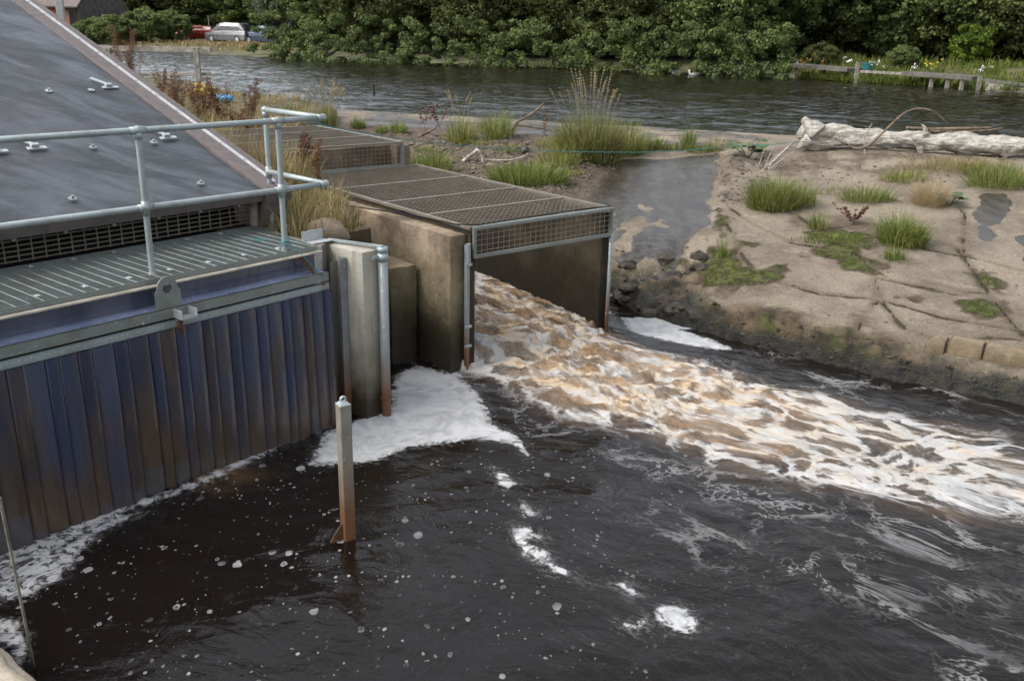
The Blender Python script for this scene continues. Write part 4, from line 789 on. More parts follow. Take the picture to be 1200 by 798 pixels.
# ================================================================== vegetation builders
def blades(base, n, rad, h, w, lean=.5, droop=.6, seed=0, seg=5, hvar=.4, tint=(0, 1), up0=.0, ell=(1, 1)):
    """n curved tapering blades around base; returns V, quads, tint per vertex"""
    g = np.random.default_rng(seed); base = np.asarray(base, float)
    th = g.uniform(0, 2*pi, n); rr = np.sqrt(g.uniform(0, 1, n))*rad
    bx = base[0]+rr*np.cos(th)*ell[0]; by = base[1]+rr*np.sin(th)*ell[1]; bz = np.full(n, base[2]-.02)
    H = h*(1-hvar*g.uniform(0, 1, n))*(1-.35*(rr/rad)); az0 = th+g.normal(0, .7, n); ln = np.abs(g.normal(0, lean, n))*(.35+.9*rr/rad)+.05
    k = np.linspace(0, 1, seg); L = H[:, None]*k[None]
    ang = ln[:, None]+droop*g.uniform(.2, 1.3, n)[:, None]*k[None]**1.5*1.3; ang = np.minimum(ang, 2.6)
    dr = np.sin(ang); dz = np.cos(ang); st = H[:, None]/(seg-1)
    R_ = np.concatenate([np.zeros((n, 1)), np.cumsum(dr[:, :-1]*st, 1)], 1); Zz = np.concatenate([np.zeros((n, 1)), np.cumsum(dz[:, :-1]*st, 1)], 1)
    X_ = bx[:, None]+R_*np.cos(az0)[:, None]; Y_ = by[:, None]+R_*np.sin(az0)[:, None]; Z_ = bz[:, None]+Zz
    wd = (w*g.uniform(.6, 1.3, n))[:, None]*np.array([.7, 1., .9, .55, .08])[None] if seg == 5 else (w*g.uniform(.6, 1.3, n))[:, None]*np.linspace(1, .1, seg)[None]
    fa = az0+pi/2+g.normal(0, .5, n); ox = np.cos(fa)[:, None]*wd/2; oy = np.sin(fa)[:, None]*wd/2
    V = np.stack([np.stack([X_-ox, Y_-oy, Z_], -1), np.stack([X_+ox, Y_+oy, Z_], -1)], 2).reshape(-1, 3)   # n, seg, 2
    i = np.arange(n*seg*2).reshape(n, seg, 2); Q_ = np.stack([i[:, :-1, 0], i[:, :-1, 1], i[:, 1:, 1], i[:, 1:, 0]], -1).reshape(-1, 4)
    t_ = g.uniform(tint[0], tint[1], n)[:, None, None]*np.ones((1, seg, 2)); t_ = t_+.15*(k[None, :, None]-.5)
    return V, Q_, np.clip(t_, 0, 1).ravel()
def leafcloud(cs, rs, nper, size, seed=0, tint=(0, 1), elong=1.6, upb=.3):
    g = np.random.default_rng(seed); cs = np.asarray(cs, float); m = len(cs); rs = np.broadcast_to(np.asarray(rs, float).reshape(-1, 1), (m, 1)) if np.ndim(rs) <= 1 else rs
    n = m*nper; c = np.repeat(cs, nper, 0); r = np.repeat(np.broadcast_to(rs, (m, rs.shape[1])), nper, 0)
    d = g.normal(size=(n, 3)); d /= np.linalg.norm(d, axis=1)[:, None]; rad = g.uniform(.25, 1, (n, 1))**.6; sc_ = np.array([1, 1, .62])
    P = c+d*rad*r*sc_
    nn = d*.6+g.normal(size=(n, 3))*.6+np.array([0, 0, upb]); nn /= np.linalg.norm(nn, axis=1)[:, None]
    a = np.cross(nn, g.normal(size=(n, 3))); a /= np.linalg.norm(a, axis=1)[:, None]; b = np.cross(nn, a)
    s = (size*g.uniform(.55, 1.35, n))[:, None]; 
    V = np.stack([P-a*s*elong/2, P-b*s*.5+nn*s*.08, P+a*s*elong/2, P+b*s*.5+nn*s*.08], 1).reshape(-1, 3)
    ct_ = np.repeat(g.uniform(0, 1, m), nper); t_ = np.clip(tint[0]+(tint[1]-tint[0])*(.55*ct_+.45*g.uniform(0, 1, n)), 0, 1)
    return V, np.arange(n*4).reshape(n, 4), np.repeat(t_, 4)
def merge(L):
    V, Q_, T_ = [], [], []; o = 0
    for v, q, t in L: V.append(v); Q_.append(q+o); T_.append(t); o += len(v)
    return np.concatenate(V), np.concatenate(Q_), np.concatenate(T_)
def veg(name, parts_, mat, parent=None):
    V, Q_, T_ = merge(parts_); return mesh_np(name, V, Q_, mat, parent, True, {'tint': ('FLOAT', T_)})
# ------------------------------------------------------------------ far trees
def tree_variant(seed, H, Wd, leafmat, leaf=.26, nclump=170, nper=230, willow=False, low=.3):
    g = np.random.default_rng(seed); root = bpy.data.objects.new('broadleaf_tree', None)
    mb = MB(); nt_ = 1+seed % 3; tips = []
    for k in range(nt_+1):
        a0 = g.uniform(0, 6.28); L_ = H*g.uniform(.5, .75); tt = np.linspace(0, 1, 8); bend = g.normal(0, .09*H, 2)
        P = np.stack([.35*cos(a0)*k+bend[0]*tt**1.5, .35*sin(a0)*k+bend[1]*tt**1.5, -.6+L_*tt], 1); mb.tube(P, .20*(1-tt*.75)*H/10, 7)
        for j in range(6):
            p = P[2+int(g.integers(0, 5))]; a = g.uniform(0, 6.28); l = Wd*g.uniform(.25, .48); t2 = np.linspace(0, 1, 5)[:, None]
            B_ = p+np.array([cos(a)*l, sin(a)*l, l*.35])*t2+np.array([0, 0, .25*l])*t2**2; mb.tube(B_, .06*(1-t2[:, 0]*.8)*H/10, 5); tips.append(B_[-1])
    tr = mb.build('trunk', M['trunk'], None, True)
    cs = []
    while len(cs) < nclump:
        u_ = g.normal(size=3); u_ /= np.linalg.norm(u_); r_ = g.uniform(.45, 1)**.5
        zc = H*(low+.30); p = np.array([u_[0]*Wd/2*r_, u_[1]*Wd/2*r_, zc+u_[2]*H*(.52 if u_[2] > 0 else low+.28)*r_])
        if p[2] < .25: p[2] = g.uniform(.1, 1.2)
        if pn(p[0]*.45+seed, p[1]*.45, p[2]*.5) < -.32: continue
        cs.append(p)
    cs = np.array(cs); V, Q_, T_ = leafcloud(cs, g.uniform(.25, .95, len(cs))*(1 if H > 4 else .55), nper, leaf, seed, (0, .86), 1.6)
    cr_ = mesh_np('crown', V, Q_, leafmat, None, False, {'tint': ('FLOAT', T_)})
    link(root); tr.parent = root; cr_.parent = root
    return root
def clone(root):
    r = root.copy(); link(r)
    for ch in root.children: c = ch.copy(); link(c); c.parent = r
    return r
variants = [tree_variant(11+i, 8.2+i % 3*1.0, 8.8+(i*1.7) % 3, M['leaf'], .12+.03*(i % 2), 900, 100, low=.30) for i in range(5)]
willow = tree_variant(31, 5.2, 5.6, M['leaf_willow'], .17, 150, 170, low=.2)
bushv = [tree_variant(41+i, 2.9, 4.6, M['leaf'], .11, 260, 90, low=.25) for i in range(2)]
brightb = tree_variant(51, 2.4, 2.6, M['leaf_bright'], .14, 50, 90, low=.25)
used = set()
def place(v, px, Y, s, rot, label, cat, group, name=None, sz=1., dz=0):
    o = v if id(v) not in used else clone(v); used.add(id(v)); p = ay(px, 60, Y); z = far_z(p[0], p[1])
    o.location = (p[0], p[1], z+dz); o.rotation_euler = (0, 0, rot); o.scale = (s, s, s*sz); o.name = name or o.name.split('.')[0]
    tag(o, label, cat, group); return o
rt_ = random.Random(5)
TR = [ # px, Y, scale, variant  (front row on the far bank)
 (388, 70.5, .80, 0, 'broad dark green tree just right of the pale willow bush'), (452, 66, .85, 1, 'dark tree overhanging the water above the tall dry-topped reed'), (520, 66, .9, 2, 'dark green waterside tree above the middle of the rear mesh box'),
 (585, 63.5, .85, 3, 'bushy waterside tree above the two small grass clumps on the weir'), (640, 62.5, .9, 4, 'waterside tree with a lighter yellow-green limb above the leaning branch'), (700, 60.5, .85, 0, 'tree directly behind the big grass clump with dry seed heads'), (760, 59, .9, 1, 'dark waterside tree behind the left white bird'),
 (815, 57.5, .85, 2, 'tree with shaded foot just behind the floating birds'), (868, 56, .88, 3, 'low dark tree at the left end of the flower garden')]
for k, (px, Y, s, vi, lb) in enumerate(TR): place(variants[vi], px, Y, s, rt_.uniform(0, 6), lb, 'tree', 'trees along the far bank', sz=.95)
TB = [(930, 60, 1.0, 4, 'tall tree behind the left end of the far jetty garden'), (985, 59, 1.05, 0, 'tree behind the orange flowers of the far garden'), (1040, 57, 1.0, 1, 'dense tree behind the middle of the far garden'), (1095, 56, 1.05, 2, 'broad tree behind the white garden flowers'), (1150, 54, 1.0, 3, 'tree right behind the bright yellow-green shrub'), (1205, 52, 1.0, 4, 'tree at the right picture edge above the far garden'), (1265, 50, 1.0, 0, 'tree just past the right picture edge')]
for k, (px, Y, s, vi, lb) in enumerate(TB): place(variants[vi], px, Y, s, rt_.uniform(0, 6), lb, 'tree', 'trees behind the far garden', sz=.9)
BK = [(-60, 118, 1.5), (10, 122, 1.5), (112, 108, 1.15), (150, 112, 1.4), (190, 106, 1.35), (232, 104, 1.4), (275, 103, 1.45), (318, 100, 1.4), (365, 92, 1.3), (420, 84, 1.25), (480, 78, 1.2), (545, 77, 1.2), (610, 75, 1.2), (675, 74, 1.2), (740, 72, 1.15), (800, 70, 1.15), (860, 70, 1.2), (915, 69, 1.2), (965, 68, 1.2), (1020, 67, 1.2), (1070, 66, 1.2), (1125, 65, 1.2), (1180, 63, 1.2), (1240, 60, 1.2), (1310, 56, 1.2)]
for k, (px, Y, s) in enumerate(BK): place(variants[(k*3+1) % 5], px, Y, s, rt_.uniform(0, 6), 'tall dark tree of the wood seen only as a backdrop behind the nearer trees', 'tree', 'backdrop trees of the wood', sz=.62 if px < 400 else .85)
place(willow, 342, 72.5, .86, .3, 'pale grey-green willow bush beside the parked cars', 'willow', None, 'willow_bush')
for k, (px, Y, s, lb) in enumerate([(112, 82, .62, 'round green bush in front of the brick house'), (138, 80, .72, 'green bush above the left end of the timber fence'), (172, 81, .85, 'green bush above the middle of the timber fence'), (203, 84, .8, 'green bush just left of the red car'), (92, 83, .42, 'low green bush at the foot of the brick house')]):
    place(bushv[k % 2], px, Y, s, rt_.uniform(0, 6), lb, 'bush', 'bushes on the left far bank', 'green_bush')
place(bushv[0], 962, 52, .38, 1., 'small dark bush in front of the left end of the jetty garden', 'bush', 'bushes on the left far bank' if 0 else None, 'green_bush')
place(bushv[1], 1060, 49.3, .34, 2., 'small leafy bush at the water between the two jetty decks', 'bush', None, 'green_bush')
place(brightb, 1138, 49.8, .82, 2., 'bright yellow-green shrub in the far garden', 'shrub', None, 'golden_shrub')
# low waterside growth below the trees
L = []
for k in range(430):
    px = 300+rt_.uniform(0, 630);  p = az(px, np.interp(px, [240, 320, 420, 520, 640, 760, 860, 935], [64, 68, 72, 75, 79, 84, 88, 92])-1.0, 1.5); L.append([p[0]+rt_.uniform(-.3, .3), p[1]+rt_.uniform(-.35, 1.1), 1.35+rt_.uniform(0, 1)**1.3*2.6])
V_, Q_, T__ = leafcloud(np.array(L), np.array([rt_.uniform(.15, .55) for _ in L]), 110, .10, 9, (0, .62)); o = mesh_np('bank_foliage', V_, Q_, M['leaf'], None, False, {'tint': ('FLOAT', T__)}); tag(o, 'tangled low leaves hanging over the far water edge', 'foliage', kind='stuff')
# grass on the far left bank
L = []
for k in range(260): 
    px = rt_.uniform(95, 345); yy = rt_.uniform(45, 61); p = ay(px, yy, rt_.uniform(66, 86)); z = far_z(p[0], p[1])
    if z > 1.5: L.append(blades([p[0], p[1], z], 26, .9, .45, .06, .5, .5, k, tint=(.2, 1)))
if L: o = veg('far_grass', L, M['grass_dry']); tag(o, 'yellowish rough grass on the far bank below the cars', 'grass', kind='stuff')
# ------------------------------------------------------------------ house
hp = ay(94, 41, 85); hz = 1.6; ppm_ = 1100/85/cos(PITCH)*.95
hx1 = hp[0]; 
house = empty('brick_house', (hx1-3.5, hp[1]+3, hz), 'small red brick house with slate roof beyond the far bank', 'house')
def hb(x0, x1, y0, y1, z0, z1): m_ = MB(); m_.box([x0, y0, z0], [x1-x0, 0, 0], [0, y1-y0, 0], [0, 0, z1-z0]); return m_
def brick_mat():
    m, t, b = mat_new('red_brick'); n = NB(t); br = n.node('ShaderNodeTexBrick'); t.links.new(n.co(kind='world', rot=(pi/2, 0, 0)), br.inputs[0])
    br.inputs['Color1'].default_value = (.50, .14, .06, 1); br.inputs['Color2'].default_value = (.36, .10, .045, 1); br.inputs['Mortar'].default_value = (.35, .3, .25, 1); br.inputs['Scale'].default_value = 4.5; br.inputs['Mortar Size'].default_value = .012
    t.links.new(br.outputs[0], b.inputs['Base Color']); b.inputs['Roughness'].default_value = .9; return m
M['brick'] = brick_mat(); M['render_grey'] = simple('grey_render', (.13, .125, .115), .9, 0, .3, 3); M['slate'] = simple('slate_roof', (.20, .155, .14), .8, 0, .35, 8, .4, .03, scale=(1, 1, 4))
M['glass_dark'] = simple('dark_window_glass', (.02, .022, .025), .08, 0, .1, 2, 0); M['white_paint'] = simple('white_paint', (.7, .7, .68), .5)
Z1 = hz+2.75
hb(hx1-9, hx1, hp[1], hp[1]+.3, hz-.5, Z1).build('front_wall', M['brick'], house)
m_ = MB(); m_.poly_prism([[hx1, hp[1]+.001, hz-.5], [hx1+1.7, hp[1]+7, hz-.5], [hx1+1.7, hp[1]+7, Z1], [hx1+.85, hp[1]+3.5, Z1+3.2], [hx1, hp[1]+.001, Z1]], [-.25, .03, 0]); m_.build('gable_wall', M['render_grey'], house)
m_ = MB(); m_.poly_prism([[hx1+.15, hp[1]-.35, Z1-.1], [hx1-9, hp[1]-.35, Z1-.1], [hx1-9+.85, hp[1]+3.5, Z1+3.3], [hx1+1.0, hp[1]+3.5, Z1+3.3]], [0, -.03, .12]); m_.build('roof', M['slate'], house)
m_ = MB(); m_.tube([[hx1-9, hp[1]-.4, Z1-.12], [hx1+.15, hp[1]-.4, Z1-.12]], .07, 6); m_.tube([[hx1-.1, hp[1]-.06, Z1-.1], [hx1-.1, hp[1]-.06, hz]], .05, 6); m_.build('gutter', M['dark'], house)
for wx in (ay(85, 20, 85)[0], ay(85, 20, 85)[0]-2.6):
    wz = hz+1.15; f_ = hb(wx-.33, wx+.33, hp[1]-.03, hp[1]+.05, wz, wz+1.35).build('window', M['wood_grey'], house); g_ = hb(wx-.27, wx+.27, hp[1]-.045, hp[1]-.031, wz+.06, wz+1.29).build('pane', M['glass_dark'], f_)
    hb(wx-.4, wx+.4, hp[1]-.10, hp[1]-.002, wz-.1, wz-.004).build('sill', M['white_paint'], f_)
# tall steel post behind the roof
p = ay(68, 0, 15.5); mb = MB(); mb.box([p[0]-.055, p[1], 1.5], [.11, 0, 0], [0, .07, 0], [0, 0, 3.6]); tag(mb.build('upright_post', M['galv_light'], bevel=.004), 'tall pale steel post standing behind the roof edge', 'post')
# ------------------------------------------------------------------ parked cars
def car(px, Y, label, paint, L_=4.5, Ht=1.62, estate=True, yaw=0, name='parked_car'):
    p = ay(px, 48, Y); z = far_z(p[0], p[1])+.02; root = empty(name, (p[0], p[1], z), label, 'car', 'cars parked beyond the river'); root.rotation_euler = (0, 0, yaw)
    m = simple('paint_'+str(px), paint, .3, .5, .05, 3, 0); Wc = 1.72
    def loft(sec):     # list of (x, zlow, zhigh, halfwidth_low, halfwidth_high)
        mb = MB(); V = []
        for (x, zl, zh, wl, wh) in sec: V += [[x, -wl, zl], [x, -wl, (zl*.4+zh*.6)], [x, -wh, zh], [x, wh, zh], [x, wl, (zl*.4+zh*.6)], [x, wl, zl]]
        Q_ = []
        for i in range(len(sec)-1):
            for j in range(6): k = (j+1) % 6; Q_.append([i*6+j, i*6+k, (i+1)*6+k, (i+1)*6+j])
        V.append(list(np.mean(V[:6], 0))); V.append(list(np.mean(V[-7:-1], 0))); n = len(V); T_ = [[n-2, (j+1) % 6, j] for j in range(6)]+[[n-1, (len(sec)-1)*6+j, (len(sec)-1)*6+(j+1) % 6] for j in range(6)]
        mb.add(np.array(V), Q_, T_); return mb
    h = L_/2; w = Wc/2
    def bld(mb, nm, mt, par=root, **k):
        o = mb.build(nm, mt, None, **k); o.parent = par; return o
    body = bld(loft([(-h, .35, .62, w*.86, w*.80), (-h+.12, .25, .74, w*.97, w*.88), (-h+1.0, .22, .92, w, w*.92), (-.2, .2, .96, w, w*.93), (h-.6, .22, .98, w, w*.92), (h-.08, .26, .95, w*.97, w*.88), (h, .35, .8, w*.9, w*.82)]), 'body', m, bevel=.03)
    if estate: sec = [(-h+.85, .93, .95, w*.86, w*.84), (-h+1.65, .94, Ht-.05, w*.88, w*.68), (-.1, .95, Ht, w*.88, w*.70), (h-.75, .95, Ht-.05, w*.88, w*.68), (h-.15, .92, 1.0, w*.84, w*.8)]
    else: sec = [(-h+.95, .9, .93, w*.86, w*.84), (-h+1.8, .92, Ht-.04, w*.88, w*.66), (.4, .93, Ht-.02, w*.88, w*.66), (h-.9, .92, Ht-.25, w*.86, w*.66), (h-.3, .9, .96, w*.82, w*.8)]
    bld(loft(sec), 'cabin', m, bevel=.02)
    for s_ in (-1, 1):
        for (x0, x1) in ((-h+1.35, -.45), (-.38, .55), (.62, h-.75)):
            mb = MB(); yl, yh = s_*(w*.885+.004), s_*(w*.735+.02); top = Ht-.14; x0t = x0+(.38 if x0 < -.9 else 0); mb.poly_prism([[x0, yl, 1.0], [x1, yl, 1.0], [x1, yh, top], [x0t, yh, top]], [0, s_*.012, 0]); bld(mb, 'side_window', M['glass_dark'])
        for x in (-h+.85, h-.85):
            wh = bld((lambda q: (q.tube([[x, s_*(w-.2), .31], [x, s_*(w+.005), .31]], .31, 18), q)[1])(MB()), 'wheel', M['dark']); bld((lambda q: (q.tube([[x, s_*(w), .31], [x, s_*(w+.02), .31]], .19, 14), q)[1])(MB()), 'rim', M['galv_light'], wh)
        bld((lambda q: (q.box([h-.10, s_*(w-.22)-.07, .72], [.11, 0, 0], [0, .16, 0], [0, 0, .22]), q)[1])(MB()), 'tail_light', M['rust'])
    mb = MB(); mb.poly_prism([[-h+.98, -w*.74, 1.0], [-h+.98, w*.74, 1.0], [-h+1.60, w*.60, Ht-.12], [-h+1.60, -w*.60, Ht-.12]], [-.03, 0, .03]); bld(mb, 'windscreen', M['glass_dark'])
    mb = MB(); mb.poly_prism([[h-.20, -w*.7, 1.06], [h-.20, w*.7, 1.06], [h-.62, w*.58, Ht-.12], [h-.62, -w*.58, Ht-.12]], [.05, 0, .03]); bld(mb, 'rear_window', M['glass_dark'])
    return root
car(271, 84, 'silver estate car parked behind the grassy far bank', (.22, .225, .23), 4.5, 1.62, True, -.45)
car(236, 87, 'red car partly hidden behind bushes left of the silver car', (.13, .018, .012), 4.2, 1.36, False, -.2)
car(314, 83, 'dark car mostly hidden by the willow bush right of the silver car', (.05, .07, .10), 4.4, 1.45, True, -.25)
# thin post by the cars
p = ay(246, 45, 90); mb = MB(); mb.tube([[p[0], p[1], 1.5], [p[0], p[1], 3.9]], .05, 6); tag(mb.build('thin_post', M['wood_grey']), 'thin grey post behind the red and silver cars', 'post')
# ------------------------------------------------------------------ timber fence on the near bank
FY = 27.; fl_, fr_ = ay(95, 56, FY+.8), ay(247, 59, FY); zt_ = fr_[2]
fence = empty('timber_fence', (fr_[0], fr_[1], LZ), 'weathered two rail timber fence beside the river at the left', 'fence')
def rl(y0, y1, th): a = ay(60, y0, FY+1.2); b = ay(247, y1, FY); m_ = MB(); m_.bar(a, b, .04, th); return m_
rl(56, 59, .15).build('top_rail', M['wood_grey'], fence, bevel=.006); rl(90, 87, .09).build('lower_rail', M['wood_grey'], fence, bevel=.006)
for px in (231, 128): 
    a = ay(px, 56, FY+.03 if px == 231 else FY+.8); m_ = MB(); 
    m_.box([a[0]-.07, a[1]-.14, LZ-.4], [.14, 0, 0], [0, .1, 0], [0, 0, a[2]-LZ+.4]); m_.build('post', M['wood_grey'], fence, bevel=.008)
# ragwort and blue bag
p = ay(236, 117, 26.3); rg = empty('ragwort_plant', p, 'clump of bright yellow flowers at the foot of the fence post', 'flowers')
g = np.random.default_rng(4); cs = p+g.normal(size=(26, 3))*[.16, .1, .09]+[0, 0, .26]; V_, Q_, T__ = leafcloud(cs, .05, 14, .035, 3); mesh_np('flower_heads', V_, Q_, M['flower_y'], rg)
veg('stems', [blades(p, 60, .22, .42, .012, .4, .3, 3, tint=(0, .5))], M['grass'], rg)
M['blue_bag'] = simple('blue_plastic', (.08, .33, .6), .4, 0, .2, 9)
p = az(262, 118, 1.66); mb = MB(); mb.ball(p+Z*.05, .17, (1.5, 1, .55), 10); o = mb.build('blue_bag', M['blue_bag'], smooth=True); v_ = np.empty(len(o.data.vertices)*3, np.float32); o.data.vertices.foreach_get('co', v_); v_ = v_.reshape(-1, 3); v_ += .07*np.stack([pn(v_[:, 0]*9, v_[:, 1]*9, v_[:, 2]*9+s_) for s_ in (0, 4, 8)], 1); o.data.vertices.foreach_set('co', v_.ravel()); tag(o, 'crumpled blue plastic bag on the bank right of the yellow flowers', 'bag')
# stone edging of the bank
for k, (px, py, sx) in enumerate([(205, 106, .8), (225, 110, .7), (243, 116, .6), (262, 121, .8), (283, 123, .7), (304, 125, .7), (324, 127, .6), (345, 129, .6)]):
    c = az(px, py, 1.5); o = disp_block('edge_stone', M['conc_box'], c+np.array([-.4, -.2, -.5]), np.array([sx, -.08, 0]), np.array([.05, .45, 0]), Z*.62, .03, None, seed=20+k)
    tag(o, 'grey stone of the bank edging along the pool at the upper left', 'stone', 'edging stones of the near bank')
# ------------------------------------------------------------------ near bank grasses
g = np.random.default_rng(12); L = []; N = 0
bpoly = np.concatenate([bank[:5], bank[5:13]])
for k in range(3000):
    if N >= 620: break
    px, py = g.uniform(90, 420), g.uniform(104, 262); q = az(px, py, LZ); 
    s_ = polysd(np.array([[q[0], q[1]]]), bank)[0]; bb = (q[0]-Ob[0])*Nb[0]+(q[1]-Ob[1])*Nb[1]; aa = (q[0]-Ob[0])*Ub[0]+(q[1]-Ob[1])*Ub[1]
    if s_ < .08 or (aa < .75 and bb > -.2 and aa < .75) : continue
    kk = (q[0]-Oc[0])*Cw[0]+(q[1]-Oc[1])*Cw[1]; kb_ = (q[0]-Oc[0])*Cd[0]+(q[1]-Oc[1])*Cd[1]
    if kk > -.45 and kb_ < 7: continue
    if kk > -.75 and 3.8 < kb_ < 7: continue
    near = q[1] < 13; N += 1; gr_ = g.uniform(0, 1) < (.5 if near else .4)
    L.append(blades([q[0], q[1], land_z(q[0], q[1])], 42 if near else 34, .16 if near else .3, g.uniform(.3, .55) if near else g.uniform(.3, .75)*(1 if q[1] < 19 else .5), .006 if near else .012, .45, .7, k, tint=(0, .5) if gr_ else (.35, 1)))
o = veg('dry_grass', L, M['grass_dry']); tag(o, 'tall straw coloured dry grass covering the near bank behind the roof', 'grass', kind='stuff')
def dock(px, py, h, label, Y=None, z=LZ, mat='dock', n=6, spread=.12, group='rusty dock plants on the near bank', ap=False):
    p = on_apron(px, py) if ap else az(px, py, z); root = empty('dock_plant', p, label, 'plant', group); g = np.random.default_rng(int(px*7+py)); mb = MB(); cs = []
    for k in range(n):
        a = g.uniform(0, 6.28); hh = h*g.uniform(.7, 1); tt = np.linspace(0, 1, 6)[:, None]; l = g.uniform(.02, spread)+hh*.12; P = p+np.array([cos(a)*l, sin(a)*l, hh])*tt+np.array([cos(a), sin(a), 0])*.04*tt**2; mb.tube(P, .0065*(1-.5*tt[:, 0]), 5)
        for u_ in np.linspace(.35, 1, int(9*h/.6)+3): i = u_*5; j = min(int(i), 4); cs.append(P[j]*(1-(i-j))+P[j+1]*(i-j)+g.normal(size=3)*.012)
    mb.build('stem', M['dock'] if 0 else M['wood_grey'], root); V_, Q_, T__ = leafcloud(np.array(cs), .032*h/.6+.008, 16, .017, int(px)); mesh_np('seed_head', V_, Q_, M[mat], root, False, {'tint': ('FLOAT', T__)}); return root
for (px, py, h, lb, z) in [(150, 108, 1.9, 'tallest rust coloured dock rising in front of the timber fence', 1.6), (160, 106, 1.5, 'rust coloured dock just right of the tallest one by the fence', 1.6), (203, 135, .95, 'rusty dock left of the yellow flowers beside the roof edge', 1.6), (214, 138, .85, 'rusty dock in front of the fence post foot', 1.6), (236, 150, .9, 'rusty dock right of the yellow flowers', 1.6), (264, 158, 1.05, 'dark red dock standing in front of the blue bag', 1.6), (293, 150, .95, 'thin red-brown dock right of the blue bag', 1.6), (228, 128, .7, 'short rusty dock growing through the yellow flowers', 1.6), (246, 140, .7, 'short rusty dock above the handrail among dry grass', 1.6), (300, 175, .55, 'low brown dock by the rear mesh box', 1.6), (190, 118, .8, 'rusty dock left of the fence post', 1.6), (280, 165, .6, 'low rusty dock between the roof edge and the handrail end', 1.6)]:
    dock(px, py, h, lb, z=z)
dock(352, 216, .75, 'rust red dock growing in front of the rear mesh box', z=1.66, n=5); dock(372, 222, .6, 'smaller reddish dock against the culvert cage corner', z=1.66, n=4)
# bushier dry grass at the culvert side
for (px, py, n, r, h, lb, t0, t1) in [(352, 272, 260, .30, .55, 'straw coloured long grass beside the handrail corner', .2, 1), (392, 268, 240, .26, .5, 'drooping long grass against the culvert wall above the boulder', .2, 1), (370, 245, 200, .3, .5, 'green and straw grass behind the handrail end', 0, .8)]:
    p = az(px, py, LZ+.03); o = veg('grass_clump', [blades(p, n, r, h, .006, .6, .9, int(px), tint=(t0, t1)), blades(p, n//3, r, h*.8, .008, .6, .6, int(px)+1, tint=(0, .3))], M['grass_dry']); tag(o, lb, 'grass clump', 'long grass clumps by the culvert')
for k, (a_, b_, h, t0, lb) in enumerate([(-1.05, 2.5, 1.0, .1, 'tall grass rising behind the two handrail corner posts'), (-.95, 3.5, 1.1, .3, 'tall pale grass between the roof edge and the rear handrail post'), (-.95, 4.6, 1.1, .4, 'tall straw grass at the left end of the rear mesh box'), (-.95, 5.8, 1.0, .2, 'tall mixed grass at the far left corner of the rear mesh box'), (-1.5, 4.2, 1.0, .3, 'tall straw grass just right of the roof edge strip'), (-.62, 3.1, .8, .2, 'tall grass leaning on the culvert cage below the rear mesh box')]):
    p = K(a_, b_, land_z(*K(a_, b_, 0)[:2])); o = veg('grass_clump', [blades(p, 330, .36, h, .007, .16, .42, k+60, tint=(t0, 1)), blades(p, 120, .36, h*.7, .009, .3, .5, k+80, tint=(0, .3))], M['grass_dry']); tag(o, lb, 'grass clump', 'long grass clumps by the culvert')
# ------------------------------------------------------------------ plants on the weir
def clump(px, py, n, r, h, lb, w=.010, lean=.45, droop=.7, dry=.25, mat='grass', group='grass clumps on the weir', name='grass_clump', ell=(1, 1), heads=0, seed=None, up=0):
    p = on_apron(px, py)+Z*up; sd = seed or int(px*3+py); h = h*1.75; n = int(n*1.8); r = r*1.05; w = w*.85; dry = min(1, dry*1.3+.05); lean = lean*.8; droop = droop*1.1; L = [blades(p, int(n*(1-dry)), r, h, w, lean, droop, sd, tint=(0, .75), ell=ell), blades(p, int(n*dry)+1, r*1.05, h*.9, w*.8, lean*1.2, droop*1.3, sd+1, tint=(.8, 1), ell=ell)]
    L.append(blades(p, int(n*.22)+4, r*1.25, h*.55, w*.7, 1.5, .5, sd+5, tint=(.7, 1), ell=ell))
    if heads:
        root = empty(name, p, lb, 'grass clump', group); veg('leaves', L, M[mat], root); g = np.random.default_rng(sd); mb = MB(); cs = []
        for k in range(heads):
            a = g.uniform(0, 6.28); rr = g.uniform(0, r*.9); b0 = p+np.array([cos(a)*rr*ell[0], sin(a)*rr, 0]); hh = h*g.uniform(.95, 1.3); l = g.uniform(.05, .28); tt = np.linspace(0, 1, 7)[:, None]
            P = b0+np.array([cos(a)*l, sin(a)*l, hh])*tt+np.array([cos(a)*.12, sin(a)*.12, -.06])*tt**5; mb.tube(P, .0035, 4, False)
            for u_ in np.linspace(.82, 1, 6): i = u_*6; j = min(int(i), 5); cs.append(P[j]*(1-(i-j))+P[j+1]*(i-j))
        mb.build('stalk', M['wood_grey'], root); V_, Q_, T__ = leafcloud(np.array(cs), .022, 12, .014, sd, (.6, 1)); mesh_np('seed_head', V_, Q_, M['grass_dry'], root, False, {'tint': ('FLOAT', T__)}); return root
    o = veg(name, L, M[mat]); return tag(o, lb, 'grass clump', group)
clump(690, 188, 1000, .48, .80, 'biggest grass clump on the weir, topped with dry seed heads', .013, .32, .75, .32, heads=26, ell=(1.15, .6))
clump(735, 182, 260, .30, .62, 'right shoulder of tall green grass joining the biggest clump', .012, .35, .7, .3, ell=(1, .6))
clump(620, 214, 620, .50, .34, 'low spreading leafy green clump just behind the culvert cage', .018, .7, .6, .12, ell=(1.3, .7))
clump(655, 192, 220, .34, .4, 'mixed grass between the low leafy clump and the biggest clump', .012, .6, .7, .4)
clump(541, 166, 220, .26, .50, 'grass clump with straw foot, left of the small pair on the weir', .013, .45, .7, .4, heads=5); clump(583, 162, 200, .26, .52, 'green clump with a brown side left of the leaning branch', .014, .5, .6, .25); clump(566, 156, 60, .16, .3, 'small dark green tuft between the two upright clumps', .014, .5, .6, .1)
